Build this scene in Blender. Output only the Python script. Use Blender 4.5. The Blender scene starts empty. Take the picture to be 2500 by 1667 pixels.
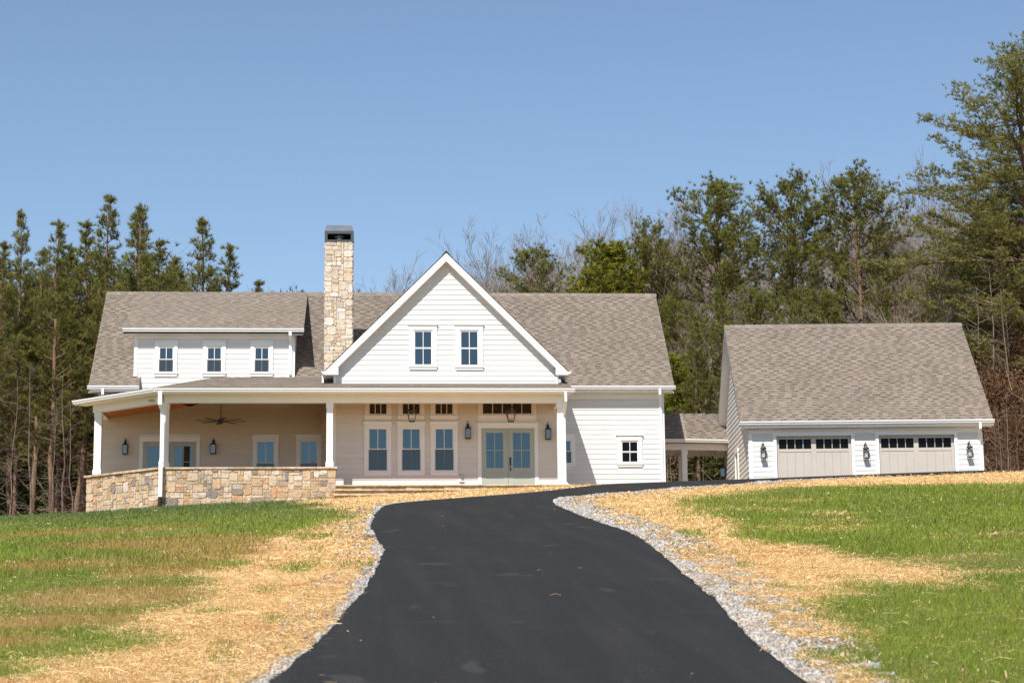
import bpy, math, random
import numpy as np
from mathutils import Matrix, Vector
random.seed(7)
RNG = np.random.default_rng(11)
C = bpy.context.scene.collection
SC = bpy.context.scene

# ------------------------------------------------------------------ camera, world, sun, exposure
FPX, PITCH, YAW, ROLL, IW, IH = 4930.06, .177923, .0706589, -.0106874, 2500., 1667.
def axes():
    cy, sy, cp, sp = math.cos(YAW), math.sin(YAW), math.cos(PITCH), math.sin(PITCH)
    f = Vector((sy*cp, cy*cp, sp)); r = Vector((cy, -sy, 0)); u = r.cross(f)
    c, s = math.cos(ROLL), math.sin(ROLL)
    return c*r+s*u, -s*r+c*u, f
AX, AY, AF = axes()
cam = bpy.data.objects.new('camera', bpy.data.cameras.new('camera')); C.objects.link(cam)
m = Matrix.Identity(4)
for i in range(3):
    m[i][0], m[i][1], m[i][2] = AX[i], AY[i], -AF[i]
cam.matrix_world = m
cam.data.sensor_width = 36; cam.data.lens = 36*FPX/IW; cam.data.clip_end = 3000; cam.data.clip_start = .1
cam.data.dof.use_dof = True; cam.data.dof.focus_distance = 68; cam.data.dof.aperture_fstop = 4.5
SC.camera = cam
SUN = Vector((-.41, -1, 1.31)).normalized()          # towards the sun
w = bpy.data.worlds.new('World'); SC.world = w; w.use_nodes = True
nt = w.node_tree; nt.nodes.clear()
sky = nt.nodes.new('ShaderNodeTexSky'); sky.sky_type = 'NISHITA'; sky.sun_disc = False
sky.sun_elevation = math.asin(SUN.z); sky.sun_rotation = math.atan2(SUN.x, SUN.y)
sky.altitude = 300; sky.air_density = 1.0; sky.dust_density = .25; sky.ozone_density = 1.35
bg = nt.nodes.new('ShaderNodeBackground'); bg.inputs[1].default_value = .110
wo = nt.nodes.new('ShaderNodeOutputWorld'); nt.links.new(sky.outputs[0], bg.inputs[0]); nt.links.new(bg.outputs[0], wo.inputs[0])
sl = bpy.data.lights.new('sun', 'SUN'); sl.energy = 5.0; sl.angle = math.radians(.53); sl.color = (1, .955, .88)
so = bpy.data.objects.new('sun', sl); C.objects.link(so)
so.rotation_euler = SUN.to_track_quat('Z', 'Y').to_euler(); so.location = (-30, -60, 90)
SC.view_settings.view_transform = 'Standard'; SC.view_settings.look = 'None'
SC.view_settings.gamma = 1; SC.view_settings.use_curve_mapping = False
SC.view_settings.exposure = .34
SC.cycles.max_bounces = 7; SC.cycles.diffuse_bounces = 4; SC.cycles.transparent_max_bounces = 8

# a pixel of the photograph carried to a real plane: used to read sizes off the picture
def ray(px, py):
    d = AX*((px-IW/2)/FPX) - AY*((py-IH/2)/FPX) + AF
    return d
def at(px, py, Y):
    d = ray(px, py); return d*(Y/d.y)
def ax_(px, Y, py=1000): return at(px, py, Y).x
def az_(py, Y, px=1250): return at(px, py, Y).z

# ------------------------------------------------------------------ materials
def mat(name, col, rough=.8, noise=None, bump=None, metal=0, spec=.3, attr=None, trans=None, rnd=None, coat=0):
    m = bpy.data.materials.new(name); m.use_nodes = True; n = m.node_tree; N = n.nodes; L = n.links
    b = N['Principled BSDF']; b.inputs['Roughness'].default_value = rough; b.inputs['Metallic'].default_value = metal
    b.inputs['Specular IOR Level'].default_value = spec
    def rgb(c):
        q = N.new('ShaderNodeRGB'); q.outputs[0].default_value = (*c, 1); return q.outputs[0]
    out = rgb(col)
    tc = N.new('ShaderNodeTexCoord')
    if rnd:                                     # each object its own colour out of a ramp
        oi = N.new('ShaderNodeObjectInfo'); cr = N.new('ShaderNodeValToRGB'); cr.color_ramp.interpolation = 'CONSTANT'
        e = cr.color_ramp.elements
        while len(e) > 1: e.remove(e[0])
        e[0].position = 0; e[0].color = (*rnd[0], 1)
        for i, c in enumerate(rnd[1:]):
            q = e.new((i+1)/len(rnd)); q.color = (*c, 1)
        L.new(oi.outputs['Random'], cr.inputs[0]); out = cr.outputs[0]
    if attr:                                    # colour attribute stored on the mesh
        a = N.new('ShaderNodeAttribute'); a.attribute_name = attr
        mx = N.new('ShaderNodeMix'); mx.data_type = 'RGBA'; mx.blend_type = 'MULTIPLY'; mx.inputs[0].default_value = 1
        L.new(out, mx.inputs[6]); L.new(a.outputs['Color'], mx.inputs[7]); out = mx.outputs[2]
    if noise:
        for (scale, col2, lo, hi, *st) in noise:
            t = N.new('ShaderNodeTexNoise'); t.inputs['Scale'].default_value = scale; t.inputs['Detail'].default_value = 5
            if st:
                mp = N.new('ShaderNodeMapping'); mp.inputs['Scale'].default_value = st[0]
                L.new(tc.outputs['Object'], mp.inputs[0]); L.new(mp.outputs[0], t.inputs[0])
            else: L.new(tc.outputs['Object'], t.inputs[0])
            r = N.new('ShaderNodeMapRange'); r.inputs[1].default_value = lo; r.inputs[2].default_value = hi
            L.new(t.outputs['Fac'], r.inputs[0])
            mx = N.new('ShaderNodeMix'); mx.data_type = 'RGBA'; L.new(r.outputs[0], mx.inputs[0])
            L.new(out, mx.inputs[6])
            mu = N.new('ShaderNodeMix'); mu.data_type = 'RGBA'; mu.blend_type = 'MULTIPLY'; mu.inputs[0].default_value = 1
            L.new(out, mu.inputs[6]); mu.inputs[7].default_value = (*col2, 1)
            L.new(mu.outputs[2], mx.inputs[7]); out = mx.outputs[2]
    L.new(out, b.inputs['Base Color'])
    if bump:
        t = N.new('ShaderNodeTexNoise'); t.inputs['Scale'].default_value = bump[0]; t.inputs['Detail'].default_value = 6
        L.new(tc.outputs['Object'], t.inputs[0])
        q = N.new('ShaderNodeBump'); q.inputs['Strength'].default_value = bump[1]; q.inputs['Distance'].default_value = bump[2]
        L.new(t.outputs['Fac'], q.inputs['Height']); L.new(q.outputs[0], b.inputs['Normal'])
    if trans:
        tr = N.new('ShaderNodeBsdfTranslucent'); L.new(out, tr.inputs[0]); ms = N.new('ShaderNodeMixShader')
        ms.inputs[0].default_value = trans; L.new(b.outputs[0], ms.inputs[1]); L.new(tr.outputs[0], ms.inputs[2])
        L.new(ms.outputs[0], N['Material Output'].inputs[0])
    return m
def glass(name, fac, tint, dark):
    m = bpy.data.materials.new(name); m.use_nodes = True; n = m.node_tree; N = n.nodes; L = n.links
    N.remove(N['Principled BSDF'])
    d = N.new('ShaderNodeBsdfDiffuse'); d.inputs[0].default_value = (*dark, 1)
    g = N.new('ShaderNodeBsdfGlossy'); g.inputs[0].default_value = (*tint, 1); g.inputs[1].default_value = .015
    t = N.new('ShaderNodeTexNoise'); t.inputs['Scale'].default_value = .7
    tc = N.new('ShaderNodeTexCoord'); L.new(tc.outputs['Object'], t.inputs[0])
    q = N.new('ShaderNodeBump'); q.inputs['Strength'].default_value = .12; q.inputs['Distance'].default_value = .02
    L.new(t.outputs['Fac'], q.inputs['Height']); L.new(q.outputs[0], g.inputs['Normal'])
    s = N.new('ShaderNodeMixShader'); s.inputs[0].default_value = fac
    L.new(d.outputs[0], s.inputs[1]); L.new(g.outputs[0], s.inputs[2]); L.new(s.outputs[0], N['Material Output'].inputs[0])
    return m
M = dict(
 white=mat('white_paint', (.83, .82, .80), .5, noise=[(3, (.965, .96, .95), .4, .7)], bump=(60, .05, .002)),
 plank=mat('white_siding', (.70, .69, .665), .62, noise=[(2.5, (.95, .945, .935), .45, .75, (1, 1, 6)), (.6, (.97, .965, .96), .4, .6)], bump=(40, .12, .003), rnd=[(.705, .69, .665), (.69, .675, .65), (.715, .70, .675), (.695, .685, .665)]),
 porch_plank=mat('shade_tinted_porch_siding', (.64, .575, .475), .62, noise=[(2.5, (.95, .945, .935), .45, .75, (1, 1, 6))], bump=(40, .12, .003), rnd=[(.645, .58, .48), (.63, .565, .465), (.655, .59, .49)]),  # white siding with porch shade and warm bounce light tinted into its colour
 entry_plank=mat('shade_tinted_entry_siding', (.69, .65, .585), .62, noise=[(2.5, (.95, .945, .935), .45, .75, (1, 1, 6))], bump=(40, .12, .003), rnd=[(.695, .655, .59), (.68, .64, .575), (.705, .665, .60)]),  # the same white siding at the entry, with a weaker shade tint painted in
 gutter=mat('gutter_metal', (.80, .80, .80), .35, spec=.5),
 shingle=mat('asphalt_shingle', (1, 1, 1), .95, attr='tone', noise=[(38, (.72, .70, .68), .35, .68), (.9, (.90, .90, .90), .4, .65)], bump=(220, .5, .004)),
 stone=mat('fieldstone', (.5, .4, .3), .9, noise=[(9, (.62, .57, .55), .48, .72), (30, (.78, .75, .72), .42, .66), (3, (1.12, 1.02, .9), .4, .7)], bump=(26, .8, .02),
   rnd=[(.52, .38, .24), (.55, .44, .31), (.59, .50, .40), (.46, .345, .225), (.53, .405, .265), (.60, .53, .45), (.37, .30, .235), (.50, .385, .27), (.56, .455, .33), (.27, .23, .205), (.52, .42, .305), (.52, .34, .20), (.61, .545, .46), (.45, .395, .33), (.57, .47, .35), (.54, .425, .29)]),
 pale_stone=mat('pale_fieldstone', (.5, .4, .3), .9, noise=[(9, (.80, .77, .74), .46, .72), (30, (.84, .81, .79), .42, .66), (3, (1.08, 1.0, .92), .4, .7)], bump=(26, .8, .02),
   rnd=[(.62, .52, .40), (.66, .57, .46), (.68, .62, .54), (.58, .48, .37), (.64, .55, .44), (.70, .65, .58), (.50, .43, .36), (.63, .53, .41), (.67, .59, .48), (.48, .41, .35), (.63, .54, .43), (.60, .47, .34), (.66, .59, .50), (.60, .52, .43)]),
 mortar=mat('mortar', (.55, .48, .38), .95, noise=[(12, (.8, .78, .75), .4, .6)], bump=(60, .5, .01)),
 cap=mat('sandstone_cap', (.56, .42, .26), .9, noise=[(6, (.75, .68, .6), .4, .65), (25, (.8, .78, .76), .45, .6)], bump=(20, .6, .015), rnd=[(.56, .42, .26), (.6, .48, .32), (.5, .38, .24), (.58, .46, .33)]),
 wood=mat('stained_pine', (.46, .165, .022), .55, noise=[(4, (.72, .62, .5), .4, .65, (1, 14, 1))]),
 sage=mat('sage_door_paint', (.395, .43, .365), .45, noise=[(2, (.95, .95, .95), .4, .6)]),
 taupe=mat('taupe_door_paint', (.50, .445, .39), .6, noise=[(2, (.96, .96, .96), .4, .6)], bump=(50, .1, .002)),
 screen_frame=mat('grey_screen_frame', (.17, .175, .18), .5),
 black=mat('black_metal', (.018, .016, .016), .45, spec=.5),
 bronze=mat('dark_bronze', (.035, .026, .022), .45, spec=.5),
 steel=mat('galvanised_grey', (.30, .31, .33), .35, metal=.6, noise=[(5, (.8, .8, .8), .4, .6)]),
 darksteel=mat('dark_grey_steel', (.075, .08, .088), .5, metal=.3),
 candle=mat('candle_sleeve', (.7, .68, .62), .5),
 bluecap=mat('pale_blue_plastic', (.35, .5, .68), .5),
 rubber=mat('corrugated_black_pipe', (.02, .02, .02), .6),
 concrete=mat('porch_floor', (.27, .105, .02), .8, noise=[(5, (.85, .84, .82), .4, .6)]),
 dark=mat('unlit_interior', (.02, .02, .022), .9),
 greybox=mat('grey_enclosure', (.33, .34, .35), .6, metal=.2),
 glass=glass('coated_window_glass', .30, (.26, .345, .39), (.014, .020, .026)),
 screen=glass('screened_window_glass', .15, (.32, .37, .39), (.030, .036, .040)),
 pane_dark=glass('dark_garage_glass', .010, (.7, .75, .8), (.005, .005, .005)),
 lglass=glass('lantern_glass', .14, (.7, .7, .72), (.12, .115, .11)),
)

# ------------------------------------------------------------------ mesh helpers
OFF = {}
def mesh_from(name, V, F, mt, attr=None, smooth=False):
    me = bpy.data.meshes.new(name); me.from_pydata([tuple(v) for v in V], [], F); me.update()
    if mt: me.materials.append(mt)
    if smooth: me.polygons.foreach_set('use_smooth', [True]*len(me.polygons))
    return me
def fast_mesh(name, V, loops, k, mt, col=None):
    """V (n,3); loops (nf,k) faces all with k corners; col (nf,3) face colours stored as attribute 'tone'."""
    V = np.asarray(V, np.float32); loops = np.asarray(loops, np.int32)
    me = bpy.data.meshes.new(name); me.vertices.add(len(V)); me.vertices.foreach_set('co', V.ravel())
    nf = len(loops); me.loops.add(nf*k); me.loops.foreach_set('vertex_index', loops.ravel())
    me.polygons.add(nf); me.polygons.foreach_set('loop_start', np.arange(0, nf*k, k, dtype=np.int32))
    try: me.polygons.foreach_set('loop_total', np.full(nf, k, np.int32))
    except Exception: pass
    me.update(calc_edges=True)
    if col is not None:
        a = me.color_attributes.new('tone', 'FLOAT_COLOR', 'CORNER')
        c = np.ones((nf, k, 4), np.float32); c[:, :, :3] = np.asarray(col, np.float32)[:, None, :]
        a.data.foreach_set('color', c.ravel())
    me.materials.append(mt); return me
def place(name, me, parent=None, loc=None):
    o = bpy.data.objects.new(name, me); C.objects.link(o)
    if parent is not None:
        o.parent = parent
        if parent.name in OFF: o.location = -OFF[parent.name]
    if loc is not None: o.location = o.location + Vector(loc)
    return o
def tag(o, label=None, cat=None, group=None, kind=None):
    if label: o['label'] = label
    if cat: o['category'] = cat
    if group: o['group'] = group
    if kind: o['kind'] = kind
    return o
def thing(name, loc, label, cat, group=None, world=True, rz=0):
    o = bpy.data.objects.new(name, None); C.objects.link(o); o.location = loc; o.rotation_euler.z = rz
    o.empty_display_size = .3
    if world: OFF[o.name] = Vector(loc)
    return tag(o, label, cat, group)
def copy_tree(o, parent=None):
    c = o.copy(); C.objects.link(c); c.parent = parent
    for ch in [x for x in CH.get(o.name, [])]: copy_tree(ch, c)
    return c
CH = {}
def index_children():
    CH.clear()
    for o in bpy.data.objects:
        if o.parent: CH.setdefault(o.parent.name, []).append(o)
class MB:
    def __init__(s): s.v = []; s.f = []
    def box(s, x0, x1, y0, y1, z0, z1):
        b = len(s.v)
        s.v += [(x0,y0,z0),(x1,y0,z0),(x1,y1,z0),(x0,y1,z0),(x0,y0,z1),(x1,y0,z1),(x1,y1,z1),(x0,y1,z1)]
        s.f += [tuple(b+i for i in q) for q in ((0,3,2,1),(4,5,6,7),(0,1,5,4),(1,2,6,5),(2,3,7,6),(3,0,4,7))]
        return s
    def prism(s, poly, vec):
        """poly: list of 3D points of one end; vec: extrusion."""
        b = len(s.v); n = len(poly); vec = Vector(vec)
        s.v += [tuple(p) for p in poly]+[tuple(Vector(p)+vec) for p in poly]
        s.f.append(tuple(b+i for i in range(n))); s.f.append(tuple(b+n+i for i in reversed(range(n))))
        for i in range(n):
            j = (i+1) % n; s.f.append((b+i, b+n+i, b+n+j, b+j))
        return s
    def tube(s, pts, rad, n=8, cap=True):
        b0 = len(s.v); pts = [Vector(p) for p in pts]
        if not hasattr(rad, '__len__'): rad = [rad]*len(pts)
        for i, p in enumerate(pts):
            t = (pts[min(i+1, len(pts)-1)]-pts[max(i-1, 0)]).normalized()
            a = t.cross(Vector((0, 0, 1)) if abs(t.z) < .9 else Vector((1, 0, 0))).normalized(); c = t.cross(a)
            for k in range(n):
                q = 2*math.pi*k/n; s.v.append(tuple(p+(a*math.cos(q)+c*math.sin(q))*rad[i]))
        for i in range(len(pts)-1):
            for k in range(n):
                s.f.append((b0+i*n+k, b0+i*n+(k+1) % n, b0+(i+1)*n+(k+1) % n, b0+(i+1)*n+k))
        if cap:
            s.f.append(tuple(b0+k for k in reversed(range(n)))); e = b0+(len(pts)-1)*n; s.f.append(tuple(e+k for k in range(n)))
        return s
    def rect_tube(s, pts, wx, wy):
        b0 = len(s.v)
        for p in pts:
            for dx, dy in ((-1,-1),(1,-1),(1,1),(-1,1)): s.v.append((p[0]+dx*wx/2, p[1]+dy*wy/2, p[2]))
        for i in range(len(pts)-1):
            for k in range(4):
                s.f.append((b0+i*4+k, b0+i*4+(k+1) % 4, b0+(i+1)*4+(k+1) % 4, b0+(i+1)*4+k))
        s.f.append((b0+3, b0+2, b0+1, b0)); e = b0+(len(pts)-1)*4; s.f.append((e, e+1, e+2, e+3))
        return s
    def mesh(s, name, mt, smooth=False): 
        me = mesh_from(name, s.v, s.f, mt, smooth=smooth); 
        import bmesh
        bm = bmesh.new(); bm.from_mesh(me); bmesh.ops.recalc_face_normals(bm, faces=bm.faces); bm.to_mesh(me); bm.free(); return me
    def build(s, name, mt, parent=None, smooth=False):
        if name in ('eave_trim', 'rake_board', 'corner_board', 'glazing_bar', 'baseboard', 'beam', 'soffit', 'fascia', 'door_casing', 'wall', 'candle', 'head_casing', 'window_sill', 'pane', 'frame_bar'):
            # separate boards stay separate objects
            par = list(range(len(s.v)))
            def fnd(i):
                while par[i] != i: par[i] = par[par[i]]; i = par[i]
                return i
            for f in s.f:
                for q in f[1:]: par[fnd(q)] = fnd(f[0])
            grp = {}
            for f in s.f: grp.setdefault(fnd(f[0]), []).append(f)
            if len(grp) > 1:
                out = None
                for fs in grp.values():
                    ids = sorted({q for f in fs for q in f}); mp = {q: i for i, q in enumerate(ids)}
                    mb = MB(); mb.v = [s.v[q] for q in ids]; mb.f = [tuple(mp[q] for q in f) for f in fs]
                    o = place(name, mb.mesh(name, M[mt] if isinstance(mt, str) else mt, smooth), parent); out = out or o
                return out
        return place(name, s.mesh(name, M[mt] if isinstance(mt, str) else mt, smooth), parent)

# ------------------------------------------------------------------ the ground
PY = [-400,-60,-10,0,8,15.6,24.7,35,46.6,57,62,64,68,72,90,140,400]
PZ = [-12,-5.5,-2.75,-1.7,-.85,.18,1.45,2.88,4.45,5.82,6.53,6.80,6.98,7.05,7.2,8.5,14]
LX = [-400,-40,-15,-9.3,-7,-1.2,3,6.4,9.6,12.4,20,24,60,400]
LZ = [-1.6,-1.4,-.85,-.62,-.42,-.14,.12,.27,.36,.44,.72,.78,1.0,1.2]
def pr(a, xs, ys):
    k = 1.2; return (np.interp(a, xs, ys)*2+np.interp(a-k, xs, ys)+np.interp(a+k, xs, ys))/4
def tz(X, Y):
    X = np.asarray(X, float); Y = np.asarray(Y, float)
    dip = .18*np.clip((Y-50)/10, 0, 1)*np.clip((84-Y)/8, 0, 1)
    return pr(Y, PY, PZ)+pr(X, LX, LZ)*np.clip(Y/66., 0, 1)-dip
def vnoise(x, y, sc, seed=0):
    """value noise in 0..1"""
    x = np.asarray(x)/sc; y = np.asarray(y)/sc; xi = np.floor(x).astype(np.int64); yi = np.floor(y).astype(np.int64)
    fx = x-xi; fy = y-yi; fx = fx*fx*(3-2*fx); fy = fy*fy*(3-2*fy)
    def h(a, b):
        n = (a*374761393+b*668265263+seed*974634777) & 0xffffffff
        n = ((n ^ (n >> 13))*1274126177) & 0xffffffff
        return ((n ^ (n >> 16)) & 0xffff)/65535.
    return (h(xi, yi)*(1-fx)+h(xi+1, yi)*fx)*(1-fy)+(h(xi, yi+1)*(1-fx)+h(xi+1, yi+1)*fx)*fy
def fbm(x, y, sc, seed=0): return (vnoise(x, y, sc, seed)*.5+vnoise(x, y, sc/2.1, seed+1)*.3+vnoise(x, y, sc/4.3, seed+2)*.2)
edgeL = [(-2.6,2),(-1.6,9),(-1.05,13),(-.79,15.82),(-.66,16.82),(-.51,18.18),(-.46,19.2),(-.34,20.04),(-.15,23.34),(-.01,25.5),(.03,26.86),(.19,30.64),(.18,32.58),(.01,35.96),(-.03,39.04),(.06,44.44),(.24,48.64),(.45,51.34),(.79,53.08),(1.21,53.9),(1.79,54.86),(3.0,56.48),(3.81,57.28),(4.78,58.84),(5.95,60.9),(7.2,63.0),(8.2,65.5),(9.2,68),(9.6,70.8)]
edgeR = [(2.2,2),(2.9,9),(3.15,13),(3.24,15.24),(3.29,16.14),(3.33,16.98),(3.36,17.76),(3.52,19.62),(3.71,21.8),(3.86,24.14),(4.07,27.58),(4.21,29.64),(4.32,31.66),(4.4,34.22),(4.3,36.26),(4.24,38.64),(4.19,41.52),(4.21,45.7),(4.29,47.66),(4.79,50.04),(5.81,52.12),(6.6,54.04),(8.16,56.98),(10.18,60.0),(11.9,61.6),(15.4,62.5),(19.0,62.9),(22,63.3),(22.4,66),(21.6,69.0)]
drive_poly = edgeL+[(9.8,71.2),(11.6,74),(13.0,74),(13.1,69.6),(21.6,69.0)]+edgeR[::-1][1:]
def dense(pl, step=.5, jit=0, seed=3):
    o = []
    for i in range(len(pl)-1):
        a = np.array(pl[i], float); b = np.array(pl[i+1], float); n = max(1, int(np.hypot(*(b-a))/step))
        for k in range(n): o.append(a+(b-a)*k/n)
    o.append(np.array(pl[-1], float)); o = np.array(o)
    for _ in range(5): o[1:-1] = (o[:-2]+o[1:-1]*2+o[2:])/4
    if jit:
        o[:, 0] += (vnoise(o[:, 0]*3+7, o[:, 1], .9, seed)-.5)*jit+0
    return o
def inpoly(X, Y, P):
    P = np.asarray(P); r = np.zeros(np.shape(X), bool); j = len(P)-1
    for i in range(len(P)):
        xi, yi = P[i]; xj, yj = P[j]
        with np.errstate(divide='ignore', invalid='ignore'):
            c = ((yi > Y) != (yj > Y)) & (X < (xj-xi)*(Y-yi)/((yj-yi) if yj != yi else 1e-9)+xi)
        r ^= c; j = i
    return r
def pdist(X, Y, P):
    d = np.full(np.shape(X), 1e9)
    for i in range(len(P)-1):
        ax, ay = P[i]; bx, by = P[i+1]; vx, vy = bx-ax, by-ay; L2 = vx*vx+vy*vy+1e-9
        t = np.clip(((X-ax)*vx+(Y-ay)*vy)/L2, 0, 1); d = np.minimum(d, np.hypot(X-ax-t*vx, Y-ay-t*vy))
    return d
EL = dense(edgeL, .35, .05, 3); ER = dense(edgeR, .35, .04, 9)
ERs = ER[np.argsort(ER[:, 1])]
DP = np.vstack([EL, [(9.8,71.2),(11.6,74),(13.0,74),(13.1,69.6),(21.6,69.0)], ER[::-1][1:]])
gravR = [(3.4,13),(3.67,15.42),(3.71,15.78),(3.95,17.98),(4.23,19.78),(4.21,21.12),(4.39,23.36),(4.42,25.9),(4.62,29.96),(4.74,34.34),(4.88,37.96),(4.95,42.42),(5.0,46),(5.3,49),(6.0,51.0),(7.4,53.7),(9.2,57),(11,59.6),(15,61.6),(19,62.2)]
lawnR = [(60,50.0),(26,50.4),(16.79,50.86),(15.03,51.62),(12.64,52.98),(11.47,54.08),(10.13,51.72),(8.94,48.54),(7.04,44.02),(6.32,37.88),(6.54,35.38),(6.19,30.9),(6.34,29.32),(6.49,27.98),(6.81,26.36),(7.47,25.76),(6.82,23.1),(6.08,22.66),(5.72,23.64),(4.99,21.88),(4.35,19.76),(4.1,17.96),(3.93,16.72),(3.68,15.0),(3.6,8),(4,-120),(400,-120),(400,50)]
lawnL = [(-60,63.5),(-9.6,68.5),(-7,66.9),(-4,66.9),(-2.4,64.5),(-2.11,59.9),(-1.4,52),(-1.13,48.82),(-.45,43.9),(-1.17,41.26),(-1.77,35.66),(-2.16,30.64),(-2.19,27.76),(-2.22,24.88),(-2.04,22.9),(-2.46,21.94),(-2.64,20.48),(-2.02,19.52),(-2.23,18.52),(-2.6,17.92),(-2.87,17.34),(-2.92,16.42),(-3.4,13),(-4,8),(-5,-120),(-400,-120),(-400,63.5)]
spots = [(-1.02,28.08,.42,1.2),(-.33,28.16,.25,.8),(-2.08,19.1,.5,.45),(-1.21,24.68,.3,.7),(4.75,23.0,.35,.8),(-1.62,22.06,.4,.5),(-.9,36,.5,1.4),(-1.3,18.4,.2,.3),(-1.0,20.6,.22,.4),(5.3,33,.5,1.5),(5.0,26.5,.35,.9),(-1.0,17.6,.15,.3),(-.8,32.5,.2,.5)]
thin_spots = [(-2.3,33.0,1.3,3.2),(-3.1,24.2,1.3,1.7),(-3.3,21.2,1.0,1.0),(-3.5,35.5,2.2,2.4),(-4.5,30,1.2,1.5),(-3.9,19.2,1.0,.8),(-2.9,28.3,.8,1.6),(-5.5,41,2.4,1.3)]
bare_R = [(7.4,33.5,1.5,1.2),(8.3,36.2,1.6,1.2),(7.6,40.5,1.2,1.8),(7.0,24.6,1.2,.55),(9.3,31.5,1.2,.9),(9.2,44.5,1.0,1.6),(7.7,27.0,1.0,.5),(8.9,38.8,1.2,1.0)]
def blob(X, Y, L, f=1.):
    r = np.zeros(np.shape(X))
    for (a, b, c, d) in L: r = np.maximum(r, 1-np.hypot((X-a)/(c*f), (Y-b)/(d*f)))
    return np.clip(r, 0, 1)
def ground_masks(X, Y):
    """amount of grass, gravel and bare clay at a place, all 0..1"""
    wx = (fbm(X, Y, 1.6, 21)-.5)*1.3+(fbm(X, Y, .45, 5)-.5)*.7; wy = (fbm(X, Y, 2.0, 33)-.5)*2.2*np.clip(Y/50, .3, 1)+(fbm(X, Y, .5, 34)-.5)*1.2*np.clip(Y/40, .3, 1)
    rs = np.random.default_rng(5); g = 0
    for q in range(3):
        jx = rs.normal(0, .30, np.shape(X))*np.clip(Y/40, .35, 1.2); jy = rs.normal(0, 1.0, np.shape(X))*np.clip(Y/40, .25, 1.2)
        g = g+(inpoly(X+wx+jx, Y+wy+jy, lawnR) | inpoly(X+wx+jx, Y+wy+jy, lawnL)).astype(float)/3
    g = np.maximum(g, np.clip(blob(X+wx*.5, Y+wy*.3, spots)*2.2-.25, 0, 1)*.62*(vnoise(X, Y, .12, 12) > .3))
    th = blob(X+wx*.6, Y+wy*.4, thin_spots, 1.1); g = g*(1-.50*np.clip(th*2.6, 0, 1))
    br = blob(X+wx*.9, Y+wy*.6, bare_R, 1.05); g = g*(1-.62*np.clip(br*2.2, 0, 1)*np.clip((fbm(X, Y*.5, .8, 88)-.3)*4, 0, 1))
    dR = pdist(X, Y, ER); dL = pdist(X, Y, EL)
    gr = np.zeros(np.shape(X))
    xg = np.interp(Y, [p[1] for p in gravR], [p[0] for p in gravR]); xe = np.interp(Y, ERs[:, 1], ERs[:, 0])
    band = (X > xe-.05) & (X < xe+(xg-xe)*(.50+.5*(fbm(X*.2, Y, 1.5, 66)-.5)*2)+wx*.10) & (Y < 62.5)
    gr = np.maximum(gr, band*(fbm(X, Y, .5, 77) > .34)*1.0)
    lw = .01+.17*np.clip((fbm(X*.3, Y, 2.0, 44)-.40)*4, 0, 1)
    gr = np.maximum(gr, ((dL < lw) & (X < 3) & (Y < 56))*1.)
    gr = np.maximum(gr, ((dR < .75) & (vnoise(X, Y, .18, 8) > .72) & (Y < 45) & (X > 3))*.8)
    clay = np.clip((fbm(X, Y, 1.1, 61)-.55)*6, 0, 1)*np.clip(1.6-np.minimum(dR, dL)/1.3, 0, 1)
    clay = np.maximum(clay, np.clip(th*2.2, 0, 1)*(.35+.65*vnoise(X, Y, .6, 70)))
    return g, gr, clay
def axis_pts(lo, a, b, hi, d, n):
    mid = np.arange(a, b, d); l = a-np.geomspace(d, a-lo, n)[::-1]; r = b+np.geomspace(d, hi-b, n)
    return np.concatenate([l, mid, r])
gx = axis_pts(-900, -13, 24, 900, .16, 34); gy = axis_pts(-500, 12, 70, 1600, .2, 34)
GX, GY = np.meshgrid(gx, gy); GZ = tz(GX, GY)
GZ += np.where((GY > 10) & (GY < 72), (fbm(GX, GY, 2.2, 3)-.5)*.10+(fbm(GX, GY, .5, 4)-.5)*.05, 0)
indrive = inpoly(GX, GY, DP)
dE = np.minimum(pdist(GX, GY, EL[::2]), pdist(GX, GY, ER[::2]))
GZ = np.where(indrive, tz(GX, GY)-.02-.12*np.clip(dE/.5, 0, 1), np.where(dE < .3, np.minimum(GZ, tz(GX, GY)-.005), GZ))
ny, nx = GX.shape
idx = np.arange(nx*ny).reshape(ny, nx)
quads = np.stack([idx[:-1, :-1], idx[:-1, 1:], idx[1:, 1:], idx[1:, :-1]], -1).reshape(-1, 4)
mg, mr, mc = ground_masks(GX, GY)
woods = np.clip(np.maximum((GY-72)/5, np.maximum((-12-GY)/8, np.maximum((GX-34)/6, (-20-GX)/6))), 0, 1)
me = fast_mesh('ground', np.stack([GX, GY, GZ], -1).reshape(-1, 3), quads, 4, None or M['mortar'])
me.materials.clear()
a = me.color_attributes.new('cover', 'FLOAT_COLOR', 'POINT')
cc = np.ones((nx*ny, 4), np.float32); cc[:, 0] = mg.ravel(); cc[:, 1] = mr.ravel(); cc[:, 2] = mc.ravel(); cc[:, 3] = woods.ravel()
a.data.foreach_set('color', cc.ravel())
me.polygons.foreach_set('use_smooth', np.ones(len(me.polygons), bool))
gm = bpy.data.materials.new('ground_cover'); gm.use_nodes = True; N = gm.node_tree.nodes; L = gm.node_tree.links
b = N['Principled BSDF']; b.inputs['Roughness'].default_value = .95; b.inputs['Specular IOR Level'].default_value = .1
at_ = N.new('ShaderNodeAttribute'); at_.attribute_name = 'cover'; sp = N.new('ShaderNodeSeparateColor'); L.new(at_.outputs['Color'], sp.inputs[0])
tc = N.new('ShaderNodeTexCoord')
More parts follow.
